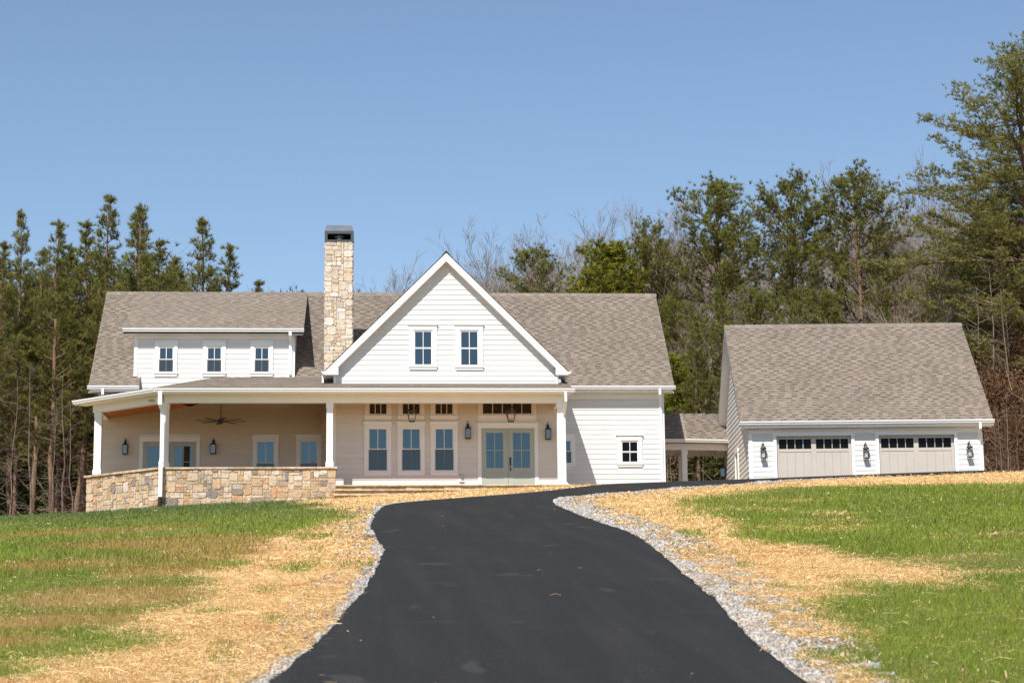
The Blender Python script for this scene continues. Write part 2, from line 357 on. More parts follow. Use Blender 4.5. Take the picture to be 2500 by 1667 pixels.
def nz(scale, lo, hi, st=None, det=6):
    t = N.new('ShaderNodeTexNoise'); t.inputs['Scale'].default_value = scale; t.inputs['Detail'].default_value = det
    if st:
        mp = N.new('ShaderNodeMapping'); mp.inputs['Scale'].default_value = st; L.new(tc.outputs['Object'], mp.inputs[0]); L.new(mp.outputs[0], t.inputs[0])
    else: L.new(tc.outputs['Object'], t.inputs[0])
    r = N.new('ShaderNodeMapRange'); r.inputs[1].default_value = lo; r.inputs[2].default_value = hi; L.new(t.outputs['Fac'], r.inputs[0]); return r.outputs[0]
def mixc(fac, a, b):
    x = N.new('ShaderNodeMix'); x.data_type = 'RGBA'
    if isinstance(fac, float): x.inputs[0].default_value = fac
    else: L.new(fac, x.inputs[0])
    for k, q in ((6, a), (7, b)):
        if isinstance(q, tuple): x.inputs[k].default_value = (*q, 1)
        else: L.new(q, x.inputs[k])
    return x.outputs[2]
straw = mixc(nz(14, .35, .65), (.62, .40, .18), (.76, .54, .28)); straw = mixc(nz(60, .45, .75), straw, (.42, .27, .12)); straw = mixc(nz(1.1, .55, .8), straw, (.55, .33, .16))
clay = mixc(nz(9, .3, .7), (.48, .23, .09), (.38, .20, .08))
grs = mixc(nz(5, .3, .7), (.10, .115, .030), (.19, .15, .055))
grv = mixc(nz(45, .35, .65), (.20, .18, .16), (.38, .36, .34))
wl = mixc(nz(3, .3, .7), (.10, .055, .03), (.17, .10, .055))
c_ = mixc(sp.outputs[2], straw, clay); c_ = mixc(sp.outputs[0], c_, grs); c_ = mixc(sp.outputs[1], c_, grv)
c_ = mixc(at_.outputs['Alpha'], c_, wl); L.new(c_, b.inputs['Base Color'])
bt = N.new('ShaderNodeTexNoise'); bt.inputs['Scale'].default_value = 30; bt.inputs['Detail'].default_value = 8; L.new(tc.outputs['Object'], bt.inputs[0])
bp = N.new('ShaderNodeBump'); bp.inputs['Strength'].default_value = .8; bp.inputs['Distance'].default_value = .04; L.new(bt.outputs['Fac'], bp.inputs['Height']); L.new(bp.outputs[0], b.inputs['Normal'])
me.materials.append(gm)
tag(place('ground', me), kind='structure')

# driveway: a slab of asphalt with a worn, crumbly edge
dm = bpy.data.materials.new('asphalt'); dm.use_nodes = True; N = dm.node_tree.nodes; L = dm.node_tree.links; b = N['Principled BSDF']
tc = N.new('ShaderNodeTexCoord'); b.inputs['Roughness'].default_value = .9; b.inputs['Specular IOR Level'].default_value = .15
ac = mixc(nz(160, .3, .7, det=2), (.013, .0125, .012), (.029, .028, .027)); ac = mixc(nz(38, .45, .7, det=3), ac, (.026, .025, .024))
ac = mixc(nz(1.1, .45, .72, (2.6, .10, 1)), ac, (.031, .029, .028)); ac = mixc(nz(1.6, .60, .8, (.35, 2.2, 1)), ac, (.036, .034, .033)); ac = mixc(nz(4.0, .66, .72, (.5, .16, 1), 2), ac, (.040, .038, .036))
ac = mixc(nz(55, .755, .77, det=1), ac, (.22, .21, .20)); L.new(ac, b.inputs['Base Color'])
bt = N.new('ShaderNodeTexNoise'); bt.inputs['Scale'].default_value = 90; bt.inputs['Detail'].default_value = 6; L.new(tc.outputs['Object'], bt.inputs[0])
bp = N.new('ShaderNodeBump'); bp.inputs['Strength'].default_value = .5; bp.inputs['Distance'].default_value = .01; L.new(bt.outputs['Fac'], bp.inputs['Height']); L.new(bp.outputs[0], b.inputs['Normal'])
M['asphalt'] = dm
TK = [0, .006, .02, .05]+[.05+.9*i/16 for i in range(1, 16)]+[.95, .98, .994, 1]
V = []; F = []; cur = 0
ys = np.arange(2, 70.9, .06)
el = np.interp(ys, EL[:, 1], EL[:, 0]); 
ERs = ER[np.argsort(ER[:, 1])]; er = np.interp(ys, ERs[:, 1], ERs[:, 0])
n_ac = len(TK)-1
el = el+(fbm(ys*0, ys, .35, 91)-.5)*.07; er = er+(fbm(ys*0+5, ys, .35, 92)-.5)*.07
for i, y in enumerate(ys):
    r_ = er[i] if y < 66 else 21.8
    for k in range(n_ac+1):
        t = TK[k]; x = el[i]+(r_-el[i])*t
        e = min(k, n_ac-k); z = float(tz(x, y))+(-.12, .028, .038)[min(e, 2)]+.02*math.sin(t*math.pi)
        V.append((x, y, z))
A_ = np.arange(len(ys)*(n_ac+1)).reshape(len(ys), n_ac+1)
Q = np.stack([A_[:-1, :-1], A_[:-1, 1:], A_[1:, 1:], A_[1:, :-1]], -1).reshape(-1, 4)
me = fast_mesh('driveway', V, Q, 4, dm)
tag(place('driveway', me), kind='structure')


# ------------------------------------------------------------------ building kit
EXPO = .178                                      # siding exposure
def sub_ranges(a, b, cuts):
    out = [(a, b)]
    for c0, c1 in cuts:
        n = []
        for s, e in out:
            if c1 <= s or c0 >= e: n.append((s, e))
            else:
                if c0-s > .02: n.append((s, c0))
                if e-c1 > .02: n.append((c1, e))
        out = n
    return out
def siding(parent, wall, y, z0, z1, xl, xr, holes=(), ex=EXPO, axis='x', sign=-1, name='plank', pm='plank'):
    """lap boards on a wall facing -Y (axis x) or facing -X (axis y); xl, xr functions or numbers; holes x0,x1,z0,z1."""
    z = z0
    while z < z1-.01:
        zt = min(z+ex, z1); zm = (z+zt)/2
        f = lambda q, zz: q(zz) if callable(q) else q
        cuts = [(h[0], h[1]) for h in holes if h[2] < zm+.03 and h[3] > zm-.03]
        la, lb, ra, rb = f(xl, z), f(xl, zt), f(xr, z), f(xr, zt)
        for s, e in sub_ranges(min(la, lb), max(ra, rb), cuts):
            s0 = la if abs(s-min(la, lb)) < 1e-6 else s; s1 = lb if abs(s-min(la, lb)) < 1e-6 else s
            e0 = ra if abs(e-max(ra, rb)) < 1e-6 else e; e1 = rb if abs(e-max(ra, rb)) < 1e-6 else e
            if e0-s0 < .05: continue
            if e1 <= s1: e1 = s1+.005
            n = max(1, round((e0-s0)/6.5)); t0, t1 = .022, .005
            for k in range(n):
                u0, u1 = k/n, (k+1)/n
                a0, a1 = s0+(e0-s0)*u0+(.002 if k else 0), s0+(e0-s0)*u1
                b0, b1 = s1+(e1-s1)*u0+(.002 if k else 0), s1+(e1-s1)*u1
                P = [(a0, y-t0, z), (a1, y-t0, z), (a1, y, z), (a0, y, z), (b0, y-t1, zt), (b1, y-t1, zt), (b1, y, zt), (b0, y, zt)]
                if axis == 'y': P = [(p[1], p[0], p[2]) for p in P]
                mb = MB(); mb.v = P; mb.f = [(0,3,2,1),(4,5,6,7),(0,1,5,4),(1,2,6,5),(2,3,7,6),(3,0,4,7)]
                mb.build(name, pm, parent)
        z = zt
def window(parent, x0, x1, z0, z1, y, cols=2, rows=2, dbl=True, head=.17, cas=.11, capx=.05, apron=.085, screen=True, gmat='glass', colour='white', name='window', head_on=True, sill_on=True, sashcol=None):
    """a casing round an opening x0..x1, z0..z1 with real sashes, bars and panes; y = face of the wall"""
    mb = MB()
    mb.prism([(x0-cas, y-.06, z0-.02), (x1+cas, y-.06, z0-.02), (x1+cas, y-.06, z1), (x1, y-.06, z1), (x1, y-.06, z0), (x0, y-.06, z0), (x0, y-.06, z1), (x0-cas, y-.06, z1)], (0, .07, 0))
    w = mb.build(name, colour, parent)
    if head_on:
        MB().box(x0-cas-.012, x1+cas+.012, y-.068, y+.01, z1, z1+head).box(x0-cas-capx, x1+cas+capx, y-.11, y+.01, z1+head, z1+head+.03).build('head_casing', colour, w)
    if sill_on:
        MB().box(x0-cas-.03, x1+cas+.03, y-.085, y+.01, z0-.035, z0).box(x0-cas, x1+cas, y-.055, y+.01, z0-.035-apron, z0-.035).build('window_sill', colour, w)
    fr = .035; jm = MB()
    jm.box(x0, x0+fr, y-.042, y+.02, z0, z1); jm.box(x1-fr, x1, y-.042, y+.02, z0, z1)
    jm.box(x0+fr, x1-fr, y-.042, y+.02, z1-fr, z1); jm.box(x0+fr, x1-fr, y-.042, y+.02, z0, z0+fr)
    jm.build('frame', colour, w)
    sc = sashcol or colour
    a0, a1, b0, b1 = x0+fr, x1-fr, z0+fr, z1-fr
    zm = (b0+b1)/2
    sets = [(zm, b1, y-.030, cols, gmat), (b0, zm, y-.018, cols, 'screen' if screen else gmat)] if dbl else [(b0, b1, y-.024, cols, gmat)]
    for (c0, c1, yy, nc, gmm) in sets:
        s = MB(); t = .026 if dbl else .02
        s.box(a0, a0+t, yy, yy+.024, c0, c1); s.box(a1-t, a1, yy, yy+.024, c0, c1)
        s.box(a0+t, a1-t, yy, yy+.024, c1-t, c1); s.box(a0+t, a1-t, yy, yy+.024, c0, c0+t)
        nr = 1 if dbl else rows
        for k in range(1, nc):
            xx = a0+t+(a1-a0-2*t)*k/nc; s.box(xx-.011, xx+.011, yy+.002, yy+.022, c0+t, c1-t)
        for k in range(1, nr):
            zz = c0+t+(c1-c0-2*t)*k/nr; s.box(a0+t, a1-t, yy+.003, yy+.021, zz-.011, zz+.011)
        s.build('sash', 'screen_frame' if gmm == 'screen' else sc, w)
        for i in range(nc):
            for j in range(nr):
                u0 = a0+t+(a1-a0-2*t)*i/nc; u1 = a0+t+(a1-a0-2*t)*(i+1)/nc
                v0 = c0+t+(c1-c0-2*t)*j/nr; v1 = c0+t+(c1-c0-2*t)*(j+1)/nr
                MB().box(u0+.004, u1-.004, yy+.011, yy+.017, v0+.004, v1-.004).build('pane', gmm, w)
    return w
TONES = [np.array(c) for c in ((.270,.223,.184),(.281,.233,.193),(.258,.212,.174),(.296,.246,.205),(.252,.208,.171),(.274,.226,.185),(.284,.240,.199))]
BAND = np.array((.075,.060,.052))
def shingle_roof(parent, org, udir, vdir, length, height, cuts=(), n_ind=0, ex=.14, x_in=None, ind_rows=(3, 6)):
    """courses of tabs on the plane org + u*udir + v*vdir (v up the slope). cuts: (u0,u1,v0,v1) left bare.
       The tabs of some courses are objects of their own, the rest is one mesh."""
    org = Vector(org); u = Vector(udir).normalized(); v = Vector(vdir).normalized(); nrm = u.cross(v).normalized()
    if nrm.z < 0: nrm = -nrm
    V = []; Fq = []; Cq = []; rng = random.Random(int(abs(org.x*100))+int(height*37)); count = 0; inds = []
    rows = int(height/ex)+1
    ind_range = range(int(ind_rows[0]), int(ind_rows[1]))
    for r in range(rows):
        v0 = r*ex; v1 = min((r+1)*ex, height)
        lo, hi = (0, length) if x_in is None else x_in((v0+v1)/2)
        if hi-lo < .1: continue
        segs = []; p = lo-rng.random()*.2; tab = rng.random() < .5
        while p < hi:
            wd = rng.uniform(.13, .30) if tab else rng.uniform(.14, .27)
            segs.append((max(p, lo), min(p+wd, hi), tab)); p += wd; tab = not tab
        jit = rng.uniform(-.003, .003)
        for (s, e, tb) in segs:
            if e-s < .01: continue
            vm = (v0+v1)/2
            pieces = sub_ranges(s, e, [(c[0], c[1]) for c in cuts if c[2] < vm < c[3]])
            for (a, b_) in pieces:
                th = .019 if tb else .008; h1 = .004
                tone = rng.choice(TONES)*rng.uniform(.93, 1.07)
                lo_v = v0+jit+(rng.uniform(-.002, .002))
                P = [org+u*a+v*lo_v+nrm*th, org+u*b_+v*lo_v+nrm*th, org+u*b_+v*(v1+.02)+nrm*h1, org+u*a+v*(v1+.02)+nrm*h1,
                     org+u*a+v*lo_v-nrm*.002, org+u*b_+v*lo_v-nrm*.002]
                if n_ind and r in ind_range and len(inds) < n_ind and b_-a > .1:
                    bnd = None if tb else [org+u*(a)+v*(v1-.026)+nrm*(th*.30+h1+.0035), org+u*b_+v*(v1-.026)+nrm*(th*.30+h1+.0035), org+u*b_+v*(v1+.004)+nrm*(h1+.0045), org+u*a+v*(v1+.004)+nrm*(h1+.0045)]
                    inds.append((P, tone, bnd, th)); continue
                k = len(V); V += P
                Fq += [(k, k+1, k+2, k+3), (k+4, k+5, k+1, k)]; Cq += [tone, tone*.8]
                if tb:
                    k = len(V); V += [P[0], P[3], P[3]-nrm*.004, P[4], P[1], P[2], P[2]-nrm*.004, P[5]]
                    Fq += [(k, k+1, k+2, k+3), (k+4, k+7, k+6, k+5)]; Cq += [tone*.8, tone*.8]
                else:
                    # the darker granule band printed just below the next course, where the upper sheet leaves a gap
                    k = len(V); q = .030+rng.random()*.008
                    V += [org+u*a+v*(v1-q)+nrm*(.0085), org+u*b_+v*(v1-q)+nrm*(.0085), org+u*b_+v*(v1+.003)+nrm*(.0065), org+u*a+v*(v1+.003)+nrm*(.0065)]
                    Fq.append((k, k+1, k+2, k+3)); Cq.append(BAND)
    body = MB(); 
    a0 = org-nrm*.006; 
    me = fast_mesh('shingles', [tuple(p) for p in V], Fq, 4, M['shingle'], Cq)
    o = place('shingles', me, parent); o['kind'] = 'stuff'
    for (P, tone, bnd, th) in inds:
        VV = [tuple(p) for p in P]+[tuple(P[0]), tuple(P[3]), tuple(P[4])]
        Vv = [tuple(p) for p in P]; Ff = [(0, 1, 2, 3), (4, 5, 1, 0)]; cc = [tone, tone*.8]
        if bnd:
            Vv += [tuple(p) for p in bnd]; Ff.append((6, 7, 8, 9)); cc.append(BAND)
        place('shingle', fast_mesh('shingle', Vv, Ff, 4, M['shingle'], cc), parent)
def deck(parent, poly, th, name='roof', mt='shingle', down=None):
    """a roof slab: polygon on its top plane, thickness th straight down"""
    mb = MB(); mb.prism([tuple(p) for p in poly], (0, 0, -th))
    me = mb.mesh(name, M[mt])
    if mt == 'shingle':
        a = me.color_attributes.new('tone', 'FLOAT_COLOR', 'CORNER'); n = len(me.loops)
        c = np.ones((n, 4), np.float32); c[:, :3] = (.22, .19, .163); a.data.foreach_set('color', c.ravel())
    return place(name, me, parent)
GUT = [(0, 0), (.0, -.125), (-.065, -.125), (-.082, -.098), (-.082, -.07), (-.112, -.045), (-.118, -.018), (-.118, 0), (-.106, 0), (-.104, -.02), (-.02, -.06), (-.012, 0)]
def gutter(parent, a, b, name='gutter'):
    """K-style gutter from a to b (top back edge), profile pushed out to the side facing the viewer"""
    a = Vector(a); b = Vector(b); d = (b-a).normalized(); out = Vector((d.y, -d.x, 0))
    if out.y > 0 and abs(d.x) > .3: out = -out
    P = [a+out*(-p[0])+Vector((0, 0, p[1])) for p in GUT]
    return MB().prism([tuple(p) for p in P], b-a).build(name, 'gutter', parent)
def column(parent, x, y, z0, z1, w=.215, rz=0, name='column', cap_h=.17, base_h=.2):
    mb = MB()
    mb.box(-w/2, w/2, -w/2, w/2, z0+base_h, z1-cap_h)
    mb.box(-w/2-.022, w/2+.022, -w/2-.022, w/2+.022, z0, z0+base_h)
    mb.box(-w/2-.014, w/2+.014, -w/2-.014, w/2+.014, z1-cap_h, z1)
    c, s = math.cos(rz), math.sin(rz); mb.v = [(x+p[0]*c-p[1]*s, y+p[0]*s+p[1]*c, p[2]) for p in mb.v]
    return mb.build(name, 'white', parent)

# ------------------------------------------------------------------ the house
D = 71.4; DG = 68.8
XL, XR = -9.6, 10.49
house = thing('farmhouse', (.4, 71.4, 7.1), 'white two-storey farmhouse with grey shingle roof, front gable and wraparound porch', 'house')
ZE, YE = 11.166, 70.976                        # eave line
ZR, YR = ZE+4.24, YE+4.24                      # ridge
RL, RR = -9.92, 10.845
EZ = lambda Y: ZE+(Y-YE)
# walls behind the boards
wm = MB()
def wall_box(x0, x1, y0, y1, z0, z1): wm.box(x0, x1, y0, y1, z0, z1)
wm.prism([(XL+.02, D+.005, 6.0), (XL+.02, 2*YR-D, 6.0), (XL+.02, 2*YR-D, EZ(D)-.2), (XL+.02, YR, ZR-.25), (XL+.02, D+.005, EZ(D)-.2)], (XR-XL-.04, 0, 0))
main_wall = wm.build('wall', 'white', house)
gw = MB(); GXL, GXR = at(814.4, 925, DG).x, at(1364, 925, DG).x; GC = at(1088.4, 620, 68.6).x
GHW = (6.785+1.60)/2; GC = (6.785-1.60)/2
GZB = at(1090, 937, DG).z                      # where the porch roof meets the gable wall
RAKE_TOP = 15.50                               # top of the gable at its ridge
def gz(x): return RAKE_TOP-abs(x-GC)           # roof surface of the gable
gw.box(GXL+.02, GXR-.02, DG+.005, D+.2, 6.2, gz(GXL)-.3)
gw.prism([(GXL+.02, DG+.005, gz(GXL)-.3), (GXR-.02, DG+.005, gz(GXL)-.3), (GC, DG+.005, gz(GC)-.3)], (0, 3.5, 0))
gable_wall = gw.build('wall', 'white', house)
dw = MB(); DXL, DXR = at(327.3, 870, 71.35).x, at(718.5, 870, 71.35).x; DY = 71.35
DZE = at(520, 803, 71.0).z                     # dormer eave
DSL = (ZR-.02-DZE)/(YR-71.0)
dw.prism([(DXL+.02, DY+.005, 11.0), (DXR-.02, DY+.005, 11.0), (DXR-.02, DY+.005, DZE-.14), (DXL+.02, DY+.005, DZE-.14)], (0, 2.2, 0))
dw.prism([(DXL+.02, DY+2.2, 12.0), (DXR-.02, DY+2.2, 12.0), (DXR-.02, DY+2.2, DZE+.9), (DXL+.02, DY+2.2, DZE+.9)], (0, 1, 0))
dw.prism([(DXL+.02, DY+.2, 11.6), (DXL+.02, DY+.2, DZE-.1), (DXL+.02, DY+3.4, ZR-.35)], (DXR-DXL-.04, 0, 0))
dormer_wall = dw.build('dormer_wall', 'white', house)

# main roof
mr_ = MB(); T = .2
prof = [(YE+.02, ZE+.0), (YR, ZR), (2*YR-YE, ZE), (2*YR-YE, ZE-T), (YR, ZR-T*1.35), (YE+.02, ZE-T)]
main_roof = None
cutx0, cutx1 = at(340.5, 935, 71.0).x, DXR+.3
deck_mb = []
def roof_piece(x0, x1, y0=YE+.02):
    z0 = EZ(y0)
    return [(x0, y0, z0), (x0, YR, ZR), (x0, YR, ZR-T*1.35), (x0, y0, z0-T)], x1-x0
mbr = MB()
for (x0, x1, y0) in ((RL, cutx0, YE+.02), (cutx0, cutx1, D+.25), (cutx1, RR, YE+.02)):
    P, Lx = roof_piece(x0, x1, y0); mbr.prism(P, (Lx, 0, 0))
mbr.prism([(RL, YR, ZR), (RL, 2*YR-YE, ZE), (RL, 2*YR-YE, ZE-T), (RL, YR, ZR-T*1.35)], (RR-RL, 0, 0))
me = mbr.mesh('roof', M['shingle']); a = me.color_attributes.new('tone', 'FLOAT_COLOR', 'CORNER'); c = np.ones((len(me.loops), 4), np.float32); c[:, :3] = (.22, .19, .163); a.data.foreach_set('color', c.ravel())
main_roof = place('roof', me, house)
s2 = math.sqrt(.5); HS = 4.24/s2
def u_(x): return x-RL
shingle_roof(main_roof, (RL, YE-.02, ZE-.02+.012), (1, 0, 0), (0, s2, s2), RR-RL, HS, n_ind=300, ind_rows=(1, 60),
    cuts=[(u_(cutx0), u_(cutx1), 0, .62), (u_(DXL+.05), u_(DXR-.05), .5, HS)])
# ridge caps
def ridge_caps(parent, a, b, z_off=.02, w=.14, drop=.8, step=.2, name='ridge_cap'):
    a = Vector(a); b = Vector(b); n = max(1, int((b-a).length/step)); d = (b-a)/n; t = d.normalized(); side = Vector((-t.y, t.x, 0)).normalized()
    V = []; F = []; Cc = []; r = random.Random(5)
    for i in range(n):
        p = a+d*i; q = a+d*(i+1.15); h0, h1 = z_off+.016, z_off+.002; k = len(V); tone = r.choice(TONES)*r.uniform(.95, 1.08)
        for (e, h) in ((p, h0), (q, h1)):
            V += [tuple(e-side*w+Vector((0, 0, h-w*drop))), tuple(e+Vector((0, 0, h))), tuple(e+side*w+Vector((0, 0, h-w*drop)))]
        F += [(k, k+1, k+4, k+3), (k+1, k+2, k+5, k+4)]; Cc += [tone, tone]
    o = place(name, fast_mesh(name, V, F, 4, M['shingle'], Cc), parent); o['kind'] = 'stuff'
ridge_caps(main_roof, (RL, YR, ZR), (RR, YR, ZR), drop=1.0)
# rake boards and eave trim of the main roof
tm = MB()
for x in (RL+.02, RR-.06):
    tm.prism([(x, YE+.0, ZE-.03), (x, YR, ZR-.03), (x, YR, ZR-.31), (x, YE+.0, ZE-.23)], (.035, 0, 0))
    tm.prism([(x, 2*YR-YE, ZE-.03), (x, YR, ZR-.03), (x, YR, ZR-.31), (x, 2*YR-YE, ZE-.23)], (.035, 0, 0))
tm.build('rake_board', 'white', house)
em = MB()
for (x0, x1) in ((RL+.03, cutx0), (6.9, RR-.03)):
    em.box(x0, x1, YE-.0, YE+.03, ZE-.19, ZE-.02); em.box(x0, x1, YE+.03, D, ZE-.185, ZE-.165)
    em.box(max(x0, XL), min(x1, XR), D-.035, D, ZE-.39, ZE-.185)
em.build('eave_trim', 'white', house)
gutter(house, (RL-.03, YE, ZE+.01), (cutx0, YE, ZE+.01)); gutter(house, (6.7, YE, ZE+.01), (RR+.03, YE, ZE+.01))

# boards of the main wall, right part
RWZ0 = 7.0
rw = (at(1515, 1100, D).x, at(1560, 1100, D).x, at(1540, 1131, D).z, at(1540, 1074.8, D).z)
rw2 = (at(1352, 1100, D).x, at(1396.5, 1100, D).x, at(1390, 1131.5, D).z, at(1390, 1073, D).z)
def hole(w, cas=.11, head=.2, ap=.12): return (w[0]-cas, w[1]+cas, w[2]-ap, w[3]+head)
zref = at(1410, 1000.0, D).z; base = zref-EXPO*20
siding(main_wall, None, D, base, ZE-.37, GXR+.02, XR-.10, [hole(rw), hole(rw2)])
MB().box(XR-.10, XR+.02, D-.038, D+.08, 7.0, ZE-.2).box(XR-.012, XR+.022, D+.08, D+.2, 7.0, ZE-.2).build('corner_board', 'white', house)
window(house, *rw, D, gmat='pane_dark', screen=False)
window(house, *rw2, D)

# gable: boards, corner boards, rake, windows
GR_Y = 68.54
hx = 0.17
gwin = [(at(1008.9, 850, DG).x, at(1057.2, 850, DG).x, at(1030, 894, DG).z, at(1030, 806, DG).z), (at(1121.6, 850, DG).x, at(1170, 850, DG).x, at(1140, 895, DG).z, at(1140, 806, DG).z)]
siding(gable_wall, None, DG, GZB-.06, gz(GC)-.40, lambda z: max(GXL+.08, GC-(RAKE_TOP-.33-z)), lambda z: min(GXR-.08, GC+(RAKE_TOP-.33-z)), [hole(w) for w in gwin])
for w in gwin: window(house, *w, DG, screen=False, cas=.125)
MB().box(GXL-.0, GXL+.085, DG-.035, DG+.1, GZB-.1, gz(GXL)-.34).box(GXR-.085, GXR, DG-.035, DG+.1, GZB-.1, gz(GXR)-.34).build('corner_board', 'white', house)
# the gable roof slab and its ridge
gr = MB()
for sgn in (-1, 1):
    e = GC+sgn*GHW; ze = gz(e)
    P = [(GC, GR_Y, RAKE_TOP), (e, GR_Y, ze), (e, GR_Y, ze-.10), (GC, GR_Y, RAKE_TOP-.14)]
    gr.prism(P, (0, 2*YR-YE-GR_Y, 0))
me = gr.mesh('roof', M['shingle']); a = me.color_attributes.new('tone', 'FLOAT_COLOR', 'CORNER'); c = np.ones((len(me.loops), 4), np.float32); c[:, :3] = (.10, .09, .08); a.data.foreach_set('color', c.ravel())
groof = place('roof', me, house)
for sgn in (-1, 1):
    e = GC+sgn*GHW
    shingle_roof(groof, (e, GR_Y-.02, gz(e)+.006), (0, 1, 0), (-sgn*s2, 0, s2), 6.9, GHW/s2)
ridge_caps(groof, (GC, GR_Y-.03, RAKE_TOP+.015), (GC, YR+.5, RAKE_TOP+.015), drop=1.0, step=.2)
rb = MB(); th = .285
for sgn in (-1, 1):
    e = GC+sgn*GHW; zb = at(1090, 914.9, GR_Y).z; xin = at(826, 914.8, GR_Y).x if sgn < 0 else at(1356.7, 916, GR_Y).x
    P = [(GC, GR_Y-.035, RAKE_TOP-.035), (e, GR_Y-.035, gz(e)-.03), (e, GR_Y-.035, zb), (xin, GR_Y-.035, zb), (xin, GR_Y-.035, gz(xin)-th-.03), (GC, GR_Y-.035, RAKE_TOP-th-.03)]
    rb.prism(P, (0, .03, 0))
rb.build('rake_board', 'white', house)
sf = MB()
for sgn in (-1, 1):
    e = GC+sgn*GHW; xin = GC+sgn*(GHW-.45)
    # soffit under the overhang (follows the slope) and the boxed return
    sf.prism([(GC, GR_Y, RAKE_TOP-.20), (xin, GR_Y, gz(xin)-.20), (xin, GR_Y, gz(xin)-.22), (GC, GR_Y, RAKE_TOP-.22)], (0, DG-GR_Y+.01, 0))
    zb = at(1090, 914.9, GR_Y).z
    sf.box(min(e, GXL if sgn < 0 else GXR), max(e, GXL if sgn < 0 else GXR), GR_Y, D-.1, zb+.002, zb+.02)
    sf.box(min(e, e-sgn*.03), max(e, e-sgn*.03), GR_Y, D-.2, zb+.02, gz(e)-.06)
    # trim board where the gable wall meets the soffit
    sf.prism([(GC, DG-.03, RAKE_TOP-.22), (xin, DG-.03, gz(xin)-.22), (xin, DG-.03, gz(xin)-.33), (GC, DG-.03, RAKE_TOP-.33)], (0, .03, 0))
sf.build('soffit', 'white', house)
for sgn in (-1, 1):
    e = GC+sgn*GHW; zt = at(790, 905, GR_Y).z+.02
    P = [Vector((e, GR_Y+.0, zt))+Vector((-sgn*p[0], 0, p[1])) for p in GUT]
    MB().prism([tuple(p) for p in P], (0, 2.2, 0)).build('gutter', 'gutter', house)
MB().rect_tube([(GC-GHW-.06, GR_Y+.22, zt-.1), (GC-GHW-.06, GR_Y+.22, zt-.33), (GC-GHW-.06, GR_Y+.10, zt-.42)], .06, .08).build('downspout', 'gutter', house)

# dormer: roof, eave, boards, windows
DX0, DX1 = at(301, 803, 71.0).x, at(741, 806, 71.0).x
def dz(Y): return DZE+(Y-71.0)*DSL
dr = deck(house, [(DX0, 71.0, DZE), (DX1, 71.0, DZE), (DX1, YR, dz(YR)), (DX0, YR, dz(YR))], .17)
ln = math.hypot(1, DSL); shingle_roof(dr, (DX0-.01, 70.97, DZE-.0+.006), (1, 0, 0), (0, 1/ln, DSL/ln), DX1-DX0+.02, (YR-70.97)*ln, n_ind=220, ex=.14, ind_rows=(1, 60))
gutter(house, (DX0-.02, 71.0, DZE+.005), (DX1+.02, 71.0, DZE+.005))
dt = MB(); dt.box(DX0+.02, DX1-.02, 71.0, 71.03, DZE-.165, DZE-.02); dt.box(DX0+.02, DX1-.02, 71.03, DY, DZE-.16, DZE-.14)
dt.box(DXL, DXR, DY-.034, DY, DZE-.30, DZE-.16)
for x in (DX0+.01, DX1-.045): dt.prism([(x, 71.0, DZE-.02), (x, YR-.1, dz(YR-.1)-.02), (x, YR-.1, dz(YR-.1)-.2), (x, 71.0, DZE-.16)], (.035, 0, 0))
dt.build('eave_trim', 'white', house)
dwin = [(at(c-19.8, 870, DY).x, at(c+19.8, 870, DY).x, at(520, 910.6, DY).z, at(520, 846, DY).z) for c in (406, 523.5, 639.4)]
siding(dormer_wall, None, DY, 10.45, DZE-.29, lambda z: DXL+.13 if z > 11.6 else cutx0+.03, DXR-.12, [hole(w) for w in dwin])
for w in dwin: window(house, *w, DY)
MB().box(DXL, DXL+.13, DY-.036, DY+.1, 11.58, DZE-.29).box(DXR-.12, DXR+.02, DY-.036, DY+.12, 11.0, DZE-.29).build('corner_board', 'white', house)
mbs = MB(); mbs.prism([(DXR, DY+.1, 11.7), (DXR, DY+.1, DZE-.16), (DXR, DY+3.6, dz(DY+3.6)-.16)], (.02, 0, 0)); mbs.build('wall', 'white', house)
x = at(708.5, 860, 71.1).x; MB().rect_tube([(x, 71.0-.06, DZE-.11), (x, 71.0-.06, DZE-.24), (x, DY-.06, DZE-.42), (x, DY-.06, DZE-1.6)], .1, .07).build('downspout', 'gutter', house)

# ---- porch: floor, steps, roof, ceiling, beams, posts
ZP = 10.41; YP = 66.8; PX = 6.8; SL = .25
E0 = Vector((-7.155, YP, ZP)); E1 = Vector((-10.158, 69.556, ZP)); dch = (E1-E0).normalized(); nch = Vector((-dch.y, dch.x, 0)); nch = nch if nch.y > 0 else -nch
def pzf(X, Y): return ZP+SL*(Y-YP)
def pzc(X, Y): return ZP+SL*((X-E0.x)*nch.x+(Y-E0.y)*nch.y)
def hipx(Y): # x on the hip for a given Y
    return E0.x+((Y-YP)*(1-nch.y))/nch.x
YB = D+.0
front_top = [(E0.x, YP, ZP), (PX, YP, ZP), (PX, YB, pzf(0, YB)), (hipx(YB), YB, pzf(0, YB))]
pr1 = deck(house, front_top, .09)
hb = hipx(YB); cham_top = [(E1.x, E1.y, ZP), (E0.x, E0.y, ZP), (hb, YB, pzc(hb, YB)), (E1.x, YB, pzc(E1.x, YB))]
pr2 = deck(house, cham_top, .09)
l2 = math.hypot(1, SL)
shingle_roof(pr1, (E0.x, YP-.03, ZP+.0), (1, 0, 0), (0, 1/l2, SL/l2), PX-E0.x, 4.6*l2, ex=.14, x_in=lambda v: (max(0, (hipx(YP+v/l2)-E0.x)), PX-E0.x))
vv = Vector((nch.x, nch.y, SL)).normalized(); uu = (E0-E1).normalized()
